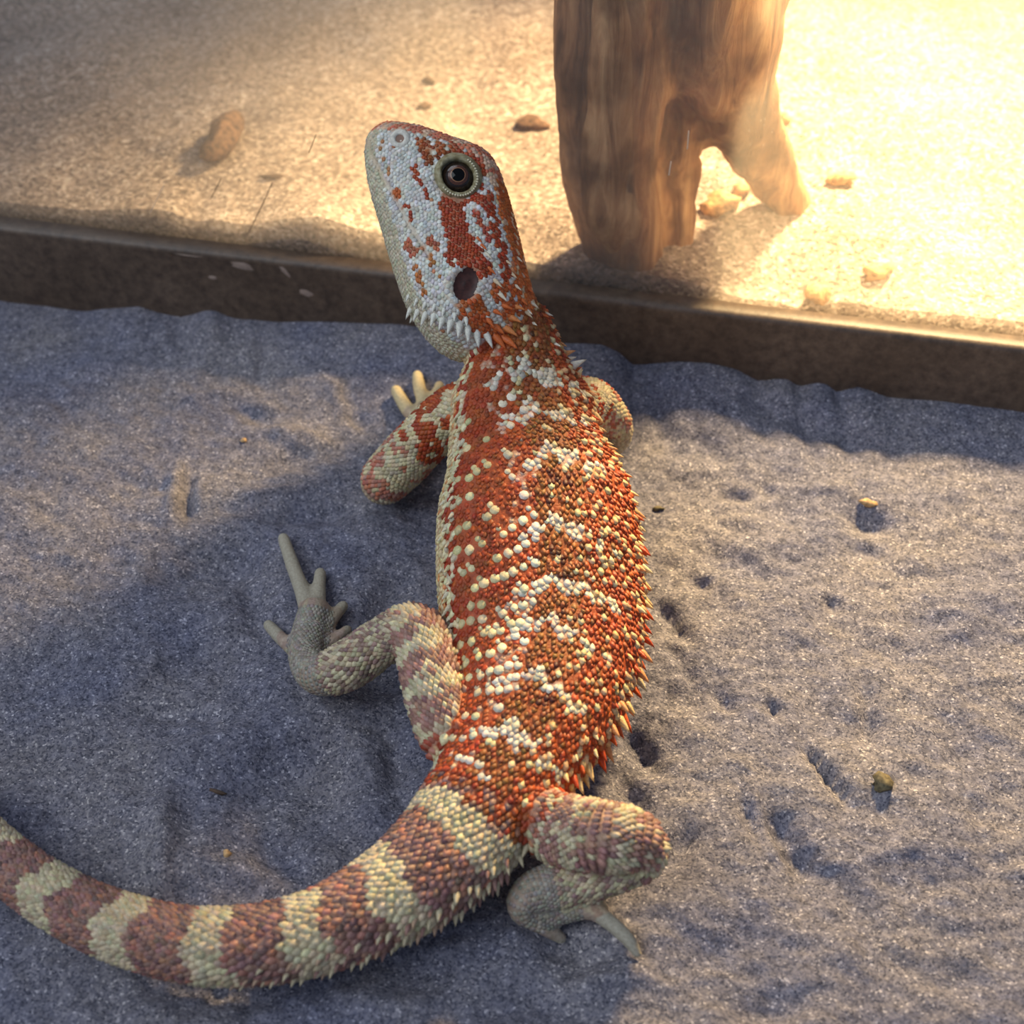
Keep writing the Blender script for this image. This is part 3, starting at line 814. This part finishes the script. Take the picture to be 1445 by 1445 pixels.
# ------------------------------------------------------------------ scale geometry
def scale_template(kind):
    nseg = 8; V = []
    if kind == 'keel':       # kite with a raised keel that ends in a point over the next scale
        for k in range(nseg):
            a = 2 * math.pi * k / nseg + math.pi / 2
            V.append((0.60 * math.cos(a), 0.62 * math.sin(a), -0.25))
        for k in range(nseg):
            a = 2 * math.pi * k / nseg + math.pi / 2
            V.append((0.47 * math.cos(a), 0.06 + (0.66 if k == 0 else 0.48) * math.sin(a), 0.02 + (0.20 if k == 0 else 0.05 * math.sin(a)) + (0.06 if k == 4 else 0)))
        V.append((0, 0.34, 0.27))
    else:                    # flat rounded plate
        for k in range(nseg):
            a = 2 * math.pi * k / nseg; V.append((0.58 * math.cos(a), 0.60 * math.sin(a), -0.25))
        for k in range(nseg):
            a = 2 * math.pi * k / nseg; V.append((0.48 * math.cos(a), 0.04 + 0.48 * math.sin(a), 0.07 + 0.05 * math.sin(a)))
        V.append((0, 0.10, 0.15))
    F = []
    for k in range(nseg):
        k2 = (k + 1) % nseg
        F += [(k, k2, nseg + k2, nseg + k), (nseg + k, nseg + k2, 2 * nseg)]
    return np.array(V), F
TEMPL = {k: scale_template(k) for k in ('keel', 'dome')}
SC = []          # pos, normal, back, size, colour, spike
def put(p, back, size, c, spike, region, maxd=0.0022, nrm_hint=None):
    h = bvh.find_nearest(Vector(p))
    if h[0] is None or h[3] > maxd: return
    n = h[1]
    if nrm_hint is not None and n.dot(Vector(nrm_hint).normalized()) < 0.2: return
    b = Vector(back); b = b - n * b.dot(n)
    if b.length < 1e-6: return
    x_ = b.cross(n); b = b.normalized() + x_.normalized() * random.uniform(-0.25, 0.25)
    c = tuple(np.clip(np.asarray(c) * random.uniform(0.86, 1.08) + np.array([random.uniform(-6, 6) for _ in range(3)]), 0, 255))
    SC.append((h[0], n, b.normalized(), size, c, spike * random.uniform(0.7, 1.3), region))

# trunk and tail rows
sp = trunk.s[-1]; s = float(np.interp(0.05, trunk.t, trunk.s)); row = 0
while s < sp - 0.004:
    t = float(np.interp(s, trunk.s, trunk.t)); a = trunk.at(t, trunk.ab)[0]
    px_ = 7.6 if t < 11 else 7.6 + 1.6 * min(1, (t - 11) / 1.5)
    if t > 17: px_ *= max(0.5, a[0] / 0.0115)
    d = px_ * HK
    ths = np.linspace(0, 2 * math.pi, 720); pp = trunk.pt(np.full(720, t), ths)
    arc = np.concatenate([[0], np.cumsum(np.linalg.norm(np.diff(pp, axis=0), axis=1))])
    cnt = int(arc[-1] / d)
    tq = np.array([np.interp((j + 0.5 * (row % 2)) * arc[-1] / cnt, arc, ths) for j in range(cnt)])
    tq = np.where(tq > math.pi, tq - 2 * math.pi, tq)
    tj = np.full(cnt, t) + RNG.normal(0, 0.022, cnt)
    pp = trunk.pt(tj, tq + RNG.normal(0, 0.016, cnt)); T = trunk.at(t, trunk.T)[0]; cen = trunk.at(t, trunk.p)[0]
    for p, th in zip(pp, tq):
        if abs(math.degrees(th)) > (140 if t < 9.5 else 172): continue
        c, sf, spk = trunk_color(t, float(th))
        put(p, T, d * 1.2 * sf * random.uniform(0.9, 1.12), c, spk, 'trunk' if t < 11.6 else 'tail', 0.005 if t < 1.6 else 0.0022, nrm_hint=p - cen)
    s += d * 0.88; row += 1

# larger pale round scales in slanting dashes along the left flank
for k in range(19):
    y0_ = 520 + 33.0 * k
    xq = 34.0
    while xq < 146:
        yq = y0_ + 0.72 * xq + random.uniform(-3, 3); ok = nz(xq / 22.0, k * 1.7, 83) > 0.33 and random.random() < 0.86
        # photo-row coordinate -> ring of the trunk
        lo = np.linspace(2.2, 11.0, 240); idx = np.arange(len(TR_PY))
        aa = np.interp(lo, idx, TR_A); bb_ = np.interp(lo, idx, TR_B); qq = np.interp(lo, idx, TR_PY)
        sn_ = np.clip(xq / aa, -1, 1); yy_ = qq - 0.62 * bb_ * np.sqrt(1 - sn_ ** 2)
        m_ = int(np.argmin(np.abs(yy_ - yq)))
        if ok and abs(yy_[m_] - yq) < 5 and xq < 0.93 * aa[m_]:
            th_ = math.asin(sn_[m_]); p = trunk.pt([lo[m_]], [th_])[0]
            c = mixrgb(WHITE, (226, 214, 164), min(1, max(0, (xq - 40) / 45.0)))
            put(p, trunk.at(lo[m_], trunk.T)[0], HK * random.uniform(10.5, 14.5), c, random.choice([0.2, 0.2, 0.5]), 'large', nrm_hint=p - trunk.at(lo[m_], trunk.p)[0])
            if random.random() < 0.45:
                p = trunk.pt([lo[m_] - 0.10], [th_ + 0.05])[0]
                put(p, trunk.at(lo[m_], trunk.T)[0], HK * random.uniform(7, 9.5), c, 0.3, 'large', nrm_hint=p - trunk.at(lo[m_], trunk.p)[0])
        xq += random.uniform(10, 16)
# and beside the vertebral line
for B in BARS[1:]:
    for k in range(9):
        xq = random.uniform(14, 52); yq = B + 0.62 * (xq - 8) + random.uniform(-7, 9)
        m_ = int(np.argmin(np.abs(np.interp(lo, idx, TR_PY) - 0.62 * np.interp(lo, idx, TR_B) - yq)))
        th_ = math.asin(xq / np.interp(lo[m_], idx, TR_A)); p = trunk.pt([lo[m_]], [th_])[0]
        put(p, trunk.at(lo[m_], trunk.T)[0], HK * random.uniform(8, 13.5), mixrgb(WHITE, (206, 196, 180), random.random() * 0.6), 0.2, 'large', nrm_hint=p - trunk.at(lo[m_], trunk.p)[0])

# head plates
uu = 299.0; row = 0
while uu > -46:
    t = float(np.interp(-uu, -HD_U, np.arange(len(HD))))
    step = 6.0 if uu > 60 else 6.8
    d = step * HK
    ths = np.linspace(0, 2 * math.pi, 720); pp = head.pt(np.full(720, t), ths)
    arc = np.concatenate([[0], np.cumsum(np.linalg.norm(np.diff(pp, axis=0), axis=1))])
    cnt = max(4, int(arc[-1] / d))
    tq = np.array([np.interp((j + 0.5 * (row % 2)) * arc[-1] / cnt, arc, ths) for j in range(cnt)])
    pp = head.pt(np.full(cnt, t) + RNG.normal(0, 0.03, cnt), tq); cen = head.at(t, head.p)[0]
    for p in pp:
        u1, v1, w1 = (float(x[0]) for x in head_uvw(p[None]))
        if math.hypot(u1 - EYE[0], v1 - EYE[1]) < 31 and abs(w1) > 15: continue
        if ear_d(u1, v1) < 1.05 and abs(w1) > 15: continue
        if math.hypot(u1 - NOS[0], v1 - NOS[1]) < 11 and abs(w1) > 8: continue
        if sdist(u1, v1, MOUTH) < 3.0 and abs(w1) > 4: continue
        c, sf, spk = head_color(u1, v1, w1, 0)
        put(p, -HF - HU * 0.15, d * 1.1 * sf * random.uniform(0.9, 1.12), c, spk, 'head', 0.0035, p - cen)
    uu -= step * 0.88; row += 1

# limbs
for name, (Q, R) in limb_lines.items():
    Qn = np.array([list(q) for q in Q]); L = np.concatenate([[0], np.cumsum(np.linalg.norm(np.diff(Qn, axis=0), axis=1))])
    s = 0.004 if name.startswith('hind') else 0.003; row = 0
    while s < L[-1]:
        p0 = np.array([np.interp(s, L, Qn[:, k]) for k in range(3)]); p1 = np.array([np.interp(min(s + 0.002, L[-1]), L, Qn[:, k]) for k in range(3)]); pm = np.array([np.interp(max(s - 0.002, 0), L, Qn[:, k]) for k in range(3)])
        T = p1 - pm; T /= np.linalg.norm(T); r0 = float(np.interp(s, L, R)); f = s / L[-1]
        stp = (7.4 if f < 0.68 else 6.0) if name.startswith('hind') else 7.0
        d = stp * HK
        sd = np.cross(T, [0, 0, 1]); sd /= np.linalg.norm(sd); upv = np.cross(sd, T)
        cnt = max(6, int(2 * math.pi * r0 / d))
        for j in range(cnt):
            a = 2 * math.pi * (j + 0.5 * (row % 2)) / cnt
            dr = math.cos(a) * upv + math.sin(a) * sd
            p = p0 + dr * r0
            c, sf, spk = limb_color(name, f, a, dr[2])
            put(p, T, d * 1.18 * sf * random.uniform(0.88, 1.12), c, spk * 1.3, 'leg', 0.0026, dr)
        s += d * 0.78; row += 1

# where limb and trunk rows meet keep only one of two coinciding scales
kd = KDTree(len(SC))
for i, q in enumerate(SC): kd.insert(q[0], i)
kd.balance()
prio = {'leg': 0, 'head': 1, 'trunk': 2, 'tail': 2, 'large': 3}
keep = np.ones(len(SC), bool)
for i, q in enumerate(SC):
    if not keep[i]: continue
    for _, j, d in kd.find_range(q[0], q[3] * 0.62):
        if j != i and keep[j] and (prio[SC[j][6]] < prio[q[6]] or (SC[j][6] == q[6] and j > i and d < q[3] * 0.45)): keep[j] = False
SC = [q for i, q in enumerate(SC) if keep[i]]

# skin colour below the scales follows the nearest scales
kd = KDTree(len(SC))
for i, q in enumerate(SC): kd.insert(q[0], i)
kd.balance()
colv = np.ones((len(co), 4))
scol = np.array([lin(q[4]) for q in SC])
FOOT = lin((172, 166, 148)); PFOOT = lin((212, 194, 150)); CREAML = lin((206, 196, 160))
handr = [P(840, 560, 0.005), P(595, 560, 0.005)]
skin_tint = {'trunk': lin((176, 84, 44)), 'tail': lin((160, 124, 104)), 'large': lin((196, 96, 50)), 'head': lin((206, 178, 146)), 'leg': lin((180, 148, 122))}
skin_arr = np.array([skin_tint[q[6]] for q in SC])
for i in range(len(co)):
    c_, j, d = kd.find(Vector(co[i]))
    if d > 0.0035:
        vv = Vector(co[i])
        if min((vv - q).length for q in handr) < 0.03: colv[i, :3] = PFOOT
        elif no[i][2] < -0.2: colv[i, :3] = CREAML
        else: colv[i, :3] = FOOT
    else:
        colv[i, :3] = skin_arr[j] if SC[j][6] == 'large' else scol[j] * 0.55 + skin_arr[j] * 0.45
at = body_me.color_attributes.new('pattern', 'FLOAT_COLOR', 'POINT')
at.data.foreach_set('color', colv.reshape(-1))

# ------------------------------------------------------------------ assemble the lizard
vent = P(700, 1110, 0.0)
dragon = bpy.data.objects.new('bearded_dragon', None); COL.objects.link(dragon)
dragon.location = (vent.x, vent.y, 0.0); dragon.empty_display_size = 0.05
tag(dragon, 'orange and white spiny bearded dragon lizard resting on grey sand with head raised', 'lizard')
INV = Matrix.Translation(-Vector(dragon.location))
def part(name, me, mat, parent=None, label=None):
    o = obj(name, me, mat, parent or dragon)
    if parent is None: o.matrix_parent_inverse = INV
    if label: o['label'] = label
    return o
body = part('body', body_me, MAT_SKIN)

def frame(n, b):
    x = b.cross(n); return Matrix((x, b, n)).transposed()
# the 300 scales that show largest are single parts, the rest is one covering per region
def shown(q):
    to = (CAM - q[0]).normalized()
    return q[3] * max(0.0, q[1].dot(to)) / (CAM - q[0]).length
order = sorted(range(len(SC)), key=lambda i: -shown(SC[i])); single = set(order[:300])
one = {}
for kind, (TV, TF) in TEMPL.items():
    me = mesh_from('scale_' + kind, TV, TF); me.materials.append(MAT_SPIKE); one[kind] = me
def scale_kind(spk): return 'dome' if spk < 0.35 else 'keel'
def hfac(spk): return 0.7 + 0.75 * spk
for i in sorted(single):
    p, n, b, sz, c, spk, reg = SC[i]
    o = bpy.data.objects.new('scale', one[scale_kind(spk)]); COL.objects.link(o)
    o.parent = dragon; o.matrix_parent_inverse = INV
    R3 = frame(n, b) @ Matrix.Diagonal((sz, sz, sz * hfac(spk)))
    o.matrix_basis = Matrix.Translation(p) @ R3.to_4x4()
    o.color = tuple(lin(c)) + (1,)
for reg, nm in (('large', 'large_scales'), ('trunk', 'trunk_scales'), ('tail', 'tail_scales'), ('head', 'head_scales'), ('leg', 'leg_scales')):
    VV, FF, CC = [], [], []; off = 0
    for i, (p, n, b, sz, c, spk, rg) in enumerate(SC):
        if rg != reg or i in single: continue
        TV, TF = TEMPL[scale_kind(spk)]
        M3 = np.array(frame(n, b)); tv = TV * np.array([sz, sz, sz * hfac(spk)])
        VV.append(tv @ M3.T + np.array(p)); FF += [tuple(k + off for k in f) for f in TF]; off += len(TV)
        CC.append(np.repeat(np.append(lin(c), 1.0)[None], len(TV), 0))
    VV = np.concatenate(VV); CC = np.concatenate(CC)
    me = mesh_from(nm, VV, FF)
    a_ = me.color_attributes.new('pattern', 'FLOAT_COLOR', 'POINT'); a_.data.foreach_set('color', CC.reshape(-1))
    o = part(nm, me, MAT_SCALE); o['kind'] = 'stuff'

# spines
def spine_mesh():
    V, nseg = [], 7
    for z, r, off in ((-0.18, 0.22, 0), (0.12, 0.20, 0.0), (0.45, 0.13, 0.03), (0.75, 0.065, 0.08)):
        for k in range(nseg):
            a = 2 * math.pi * k / nseg; V.append((r * math.cos(a), r * math.sin(a) + off, z))
    V.append((0, 0.14, 1.0)); F = grid_faces(4, nseg, True); b = 3 * nseg
    F += [(b + k, b + (k + 1) % nseg, 4 * nseg) for k in range(nseg)]
    return mesh_from('spine', V, F)
SPM = spine_mesh(); SPM.materials.append(MAT_SPIKE)
def spine(p, d, length, c, name='spine', width=1.0):
    d = d.normalized(); bk = Vector((0, -0.3, -1)); bk = (bk - d * bk.dot(d)).normalized()
    o = bpy.data.objects.new(name, SPM); COL.objects.link(o); o.parent = dragon; o.matrix_parent_inverse = INV
    o.matrix_basis = Matrix.Translation(p) @ (frame(d, bk) @ Matrix.Diagonal((length * width, length * width, length))).to_4x4()
    o.color = tuple(lin(c)) + (1,)
def trunk_spine(yq, deg, lpx, c, outw=1.0, back=0.7):
    t = float(np.interp(yq, TR_PY[:15], np.arange(15)))
    p = trunk.pt([t], [math.radians(deg)])[0]; h = bvh.find_nearest(Vector(p))
    if h[3] > 0.004: return
    T = Vector(trunk.at(t, trunk.T)[0])
    d = h[1] * outw + T * back + Vector((0, 0, 0.15))
    spine(h[0], d, lpx * HK * 1.15, c, 'spine', 1.3)
for deg, step, l0 in ((-94, 17, 21), (-82, 19, 19), (-70, 23, 15), (-57, 30, 12)):
    y = 560 + (deg % 11)
    while y < 1105:
        if not (deg < -75 and y < 640):
            trunk_spine(y + random.uniform(-4, 4), deg + random.uniform(-4, 4), l0 * random.uniform(0.75, 1.2), random.choice([CREAM, (232, 200, 140), PEACH, (214, 96, 40), (200, 78, 36)]))
        y += step
for deg, step, l0 in ((72, 19, 11), (80, 16, 9)):
    y = 600
    while y < 930:
        trunk_spine(y + random.uniform(-4, 4), deg + random.uniform(-4, 4), l0 * random.uniform(0.8, 1.2), random.choice([(232, 226, 196), CREAM, (224, 214, 180)]), 1.0, 0.9); y += step
# spines behind the right jaw, at the shoulder
for k in range(9):
    trunk_spine(498 + 5 * k, -78 - 5 * (k % 3), random.uniform(14, 26) if k < 6 else 13, random.choice([WHITE, CREAM, PEACH, ORANGE]), 1.0, -0.05)
for k in range(7):
    trunk_spine(1120 + 15 * k, -80 - 6 * (k % 2), random.uniform(12, 17), random.choice([TCREAM, MAUVE, TCREAM]), 1.0, 0.7)
k = 0
for tt_ in np.arange(12.1, 16.6, 0.2):                      # along the near edge of the tail
    for deg in (-70, -88, -104):
        p = trunk.pt([tt_ + 0.08 * (k % 2)], [math.radians(deg + random.uniform(-5, 5))])[0]; h = bvh.find_nearest(Vector(p)); k += 1
        T = Vector(trunk.at(tt_, trunk.T)[0])
        spine(h[0], h[1] * 1.1 + T * 0.8, HK * random.uniform(12, 17) * (1 - 0.08 * (tt_ - 12)), random.choice([TCREAM, TCREAM, (186, 156, 130), MAUVE]), 'spine', 1.5)
# beard
BE = [((562, 424), (-.35, -.9), 11), ((573, 433), (-.4, -.9), 13), ((582, 441), (-.35, -.95), 14), ((593, 446), (-.3, -.95), 15), ((604, 452), (-.3, -1), 16), ((616, 455), (-.2, -1), 15), ((628, 460), (-.35, -1), 16),
      ((639, 464), (-.3, -1), 17), ((651, 468), (-.15, -1), 18), ((662, 473), (0, -1), 18), ((674, 478), (.1, -1), 19), ((688, 480), (.5, -.9), 18), ((701, 482), (.8, -.7), 20), ((714, 484), (.9, -.6), 22),
      ((580, 424), (-.3, -1), 9), ((592, 432), (-.3, -1), 10), ((604, 438), (-.3, -1), 10), ((617, 442), (-.2, -1), 10), ((630, 448), (-.2, -1), 10), ((645, 454), (-.1, -1), 10), ((660, 460), (.1, -1), 11),
      ((700, 468), (.9, -.5), 16), ((715, 470), (1, -.4), 18), ((722, 455), (1, -.3), 15), ((712, 440), (1, -.3), 13), ((700, 448), (1, -.4), 12), ((728, 440), (1, -.2), 13), ((690, 460), (.7, -.7), 13)]
for (px, py), (dx, dy_), l in BE:
    u1, v1 = huv(px, py); q, n = head_hit(u1, v1)
    if q is None: continue
    white = l > 13 and px < 690
    c = (232, 232, 218) if px < 690 else random.choice([(232, 220, 190), (222, 140, 80), (214, 110, 54)])
    spine(q, CX * dx + CU * dy_ + n * 0.55, l * HK * 1.15, c, 'beard_spine', 1.25)
    if px < 690:                                              # the same fringe on the hidden side
        q, n = head_hit(u1, v1, -1)
        if q is not None: spine(q, CX * dx + CU * dy_ + n * 0.6, l * HK, c, 'beard_spine', 1.2)
# low spiny rows behind the eye and over the neck
for px, py, l in [(688, 372, 10), (692, 392, 11), (700, 408, 12), (706, 425, 13), (676, 350, 8), (682, 360, 9), (716, 380, 8), (722, 396, 9), (728, 412, 9), (736, 430, 10), (742, 446, 11), (730, 372, 8), (738, 392, 9), (744, 412, 10), (750, 432, 11)]:
    u1, v1 = huv(px, py); q, n = head_hit(u1, v1)
    if q is None: continue
    spine(q, CX * 0.7 - CU * 0.7 + n * 0.4, l * HK * 1.2, random.choice([(232, 222, 196), (228, 206, 170), (214, 112, 56)]), 'spine', 1.1)
for t_, deg in [(0.5, 20), (0.6, -20), (0.8, -50), (1.0, -70), (1.2, -40), (0.9, 0), (1.3, -75), (0.4, -45), (0.3, -65), (0.7, -80)]:
    p = trunk.pt([t_], [math.radians(deg)])[0]; h = bvh.find_nearest(Vector(p))
    spine(h[0], h[1] + Vector(trunk.at(t_, trunk.T)[0]) * 0.8, HK * random.uniform(10, 16), random.choice([WHITE, PEACH, ORANGE]))

# ------------------------------------------------------------------ eyes, ears, nostrils
def revolve(profile, n, M, sx=1.0, cap=False):
    V, F = [], []
    for r, h in profile:
        for k in range(n):
            a = 2 * math.pi * k / n; V.append(M @ Vector((r * math.cos(a) * sx, r * math.sin(a), h)))
    F = grid_faces(len(profile), n, True)
    if cap: F.append(tuple(range((len(profile) - 1) * n, len(profile) * n)))
    return V, F
MAT_EYE = plain('eye_dark_brown', (34, 23, 18), 0.15, 0.25, 0.15, 2500, 0.3)
MAT_IRIS = plain('iris_rust_brown', (78, 46, 34), 0.25, 0.2, 0.25, 4000, 0.3)
MAT_GOLD = plain('iris_gold_ring', (150, 106, 74), 0.3, 0.2, 0.1, 4000, 0.3)
MAT_PUPIL = plain('pupil_black', (4, 4, 5), 0.05, 0.12, 0.0, 200, 0.12)
MAT_LID = plain('eyelid_olive_cream', (168, 160, 118), 0.6, 0.0, 0.2, 1500)
MAT_BEAD = plain('eyelid_bead_cream', (214, 208, 176), 0.5, 0.0, 0.08, 1500)
MAT_LIDD = plain('lower_lid_olive', (120, 104, 66), 0.6, 0.0, 0.2, 1500)
MAT_EAR = plain('eardrum_brown', (58, 32, 28), 0.45, 0.0, 0.25, 900, 0.25)
MAT_NOSE = plain('nostril_rim', (206, 202, 188), 0.6, 0.0, 0.1, 1500)
MAT_HOLE = plain('nostril_flesh', (138, 110, 94), 0.8)
for sgn in (1, -1):
    q, n = head_hit(EYE[0], EYE[1], sgn)
    ax = (HL * sgn * 0.9 + n * 0.25 + HU * 0.06).normalized()
    xx = (HF - ax * HF.dot(ax)).normalized(); yy = ax.cross(xx)
    B = Matrix((xx, yy, ax)).transposed()
    if sgn > 0:
        c0 = hp(EYE[0], EYE[1]) + HL * (q - hp(EYE[0], EYE[1])).dot(HL)
    else:
        c0 = q
    M = Matrix.Translation(c0 + ax * HK * 4.5) @ (B @ Matrix.Diagonal((HK * 0.89, HK * 0.89, HK * 0.89))).to_4x4()
    R = 27.5; zc = -13.0
    prof = [(R * math.sin(a), zc + R * math.cos(a)) for a in np.linspace(math.radians(85), 0.03, 12)]
    eye = part('eye', mesh_from('eye', *revolve(prof, 32, M, 1, True)), MAT_EYE, None, 'glossy dark brown eye')
    for nm, r1, lift, mt in (('iris', 15.5, 0.12, MAT_IRIS), ('iris_ring', 11.4, 0.24, MAT_GOLD), ('pupil', 10.2, 0.36, MAT_PUPIL)):
        prof = [((R + lift) * math.sin(a), zc + (R + lift) * math.cos(a)) for a in np.linspace(math.asin(r1 / R), 0.02, 7)]
        part(nm, mesh_from(nm, *revolve(prof, 32, M, 1, True)), mt, eye)
    for o in eye.children: o.matrix_parent_inverse = eye.matrix_parent_inverse.copy(); o.matrix_parent_inverse = Matrix.Identity(4)
    # lids: a soft ring around the opening
    LP = [(39, -12), (37.5, -5), (35.5, 0.5), (33.5, 4.2), (31, 6.8), (28.4, 8.0), (26.4, 7.6), (24.8, 5.4), (23.8, 2.2), (23.4, -3)]
    VV, CC = [], []; na = 56
    for ip, (r, h) in enumerate(LP):
        for k in range(na):
            a = 2 * math.pi * k / na * sgn
            low = 0.5 - 0.5 * math.sin(a - 0.5)                 # 1 towards the jaw
            g = nz(9 + 2.6 * math.cos(a) * r / 9, 9 + 2.6 * math.sin(a) * r / 9, 91) - 0.5
            edge = ip / (len(LP) - 1)
            rr_ = r * (1.0 + 0.12 * (low - 0.6) * (1 - edge)) + (0.9 * g if ip > 1 else 0)
            almond = 1.0 + (0.10 * max(0, math.cos(a - 0.35)) ** 3 if ip > 4 else 0.0)
            VV.append(M @ Vector((rr_ * 1.08 * almond * math.cos(a), rr_ * 0.97 * math.sin(a), h + 2.6 * g - (1.6 * low if 1 < ip < 5 else 0))))
            c = mixrgb((172, 166, 134), (128, 116, 80), min(1, max(0, 0.5 + 1.6 * g)))
            CC.append(np.append(lin(c), 1.0))
    fl = grid_faces(len(LP), na, True)
    lm = mesh_from('eyelid', VV, fl if sgn > 0 else [f[::-1] for f in fl])
    a_ = lm.color_attributes.new('pattern', 'FLOAT_COLOR', 'POINT'); a_.data.foreach_set('color', np.array(CC).reshape(-1))
    lid = part('eyelid', lm, MAT_SKIN, None, 'olive cream beaded eyelid')
    VV, FF = [], []
    S2 = Soup()
    for k in range(26):
        a = math.radians(95 + 195 * k / 25) * sgn
        ca, sa = math.cos(a), math.sin(a)
        sphere = []; r_b = 1.9
        for i_ in range(5):
            th = math.pi * i_ / 4
            for j_ in range(7):
                ph = 2 * math.pi * j_ / 7
                sphere.append(M @ Vector((29.8 * 1.08 * ca + r_b * math.sin(th) * math.cos(ph), 29.8 * 0.97 * sa + r_b * math.sin(th) * math.sin(ph), 7.9 + r_b * math.cos(th))))
        S2.add(sphere, grid_faces(5, 7, True))
    bead = part('lid_beads', mesh_from('lid_beads', S2.v, S2.f), MAT_BEAD, lid); bead['kind'] = 'stuff'
    # ear
    q, n = head_hit(EAR[0], EAR[1], sgn)
    ax = (n * 0.5 + HL * sgn).normalized(); xx = (HF * 0.55 + HU * 0.835); xx = (xx - ax * xx.dot(ax)).normalized(); yy = ax.cross(xx)
    M = Matrix.Translation(q + ax * HK * 6.5) @ (Matrix((xx, yy, ax)).transposed() @ Matrix.Diagonal((HK, HK, HK))).to_4x4()
    prof = [(18.5, 1.0), (16, -0.6), (12, -1.8), (7, -2.2), (3, -1.8), (0.4, -1.4)]
    part('eardrum', mesh_from('eardrum', *revolve(prof, 28, M, 1.32, True)), MAT_EAR, None, 'smooth dark brown eardrum')
    # nostril
    q, n = head_hit(NOS[0], NOS[1], sgn)
    ax = (n + HL * sgn * 0.8).normalized(); xx = (HF - ax * HF.dot(ax)).normalized(); yy = ax.cross(xx)
    M = Matrix.Translation(q) @ (Matrix((xx, yy, ax)).transposed() @ Matrix.Diagonal((HK, HK, HK))).to_4x4()
    nos = part('nostril', mesh_from('nostril', *revolve([(15, -3), (14, 1.6), (11, 3.2), (8, 3.2), (6.2, 1.8), (5.6, -1.5)], 22, M)), MAT_NOSE, None, 'pale round nostril rim')
    part('nostril_hole', mesh_from('nostril_hole', *revolve([(6.4, 1.0), (3, 0.4), (0.3, 0.2)], 18, M, 1, True)), MAT_HOLE, nos)
for o in list(COL.objects):
    if o.parent is not None and o.parent.type == 'MESH' and o.parent.parent == dragon:
        o.matrix_parent_inverse = Matrix.Identity(4)
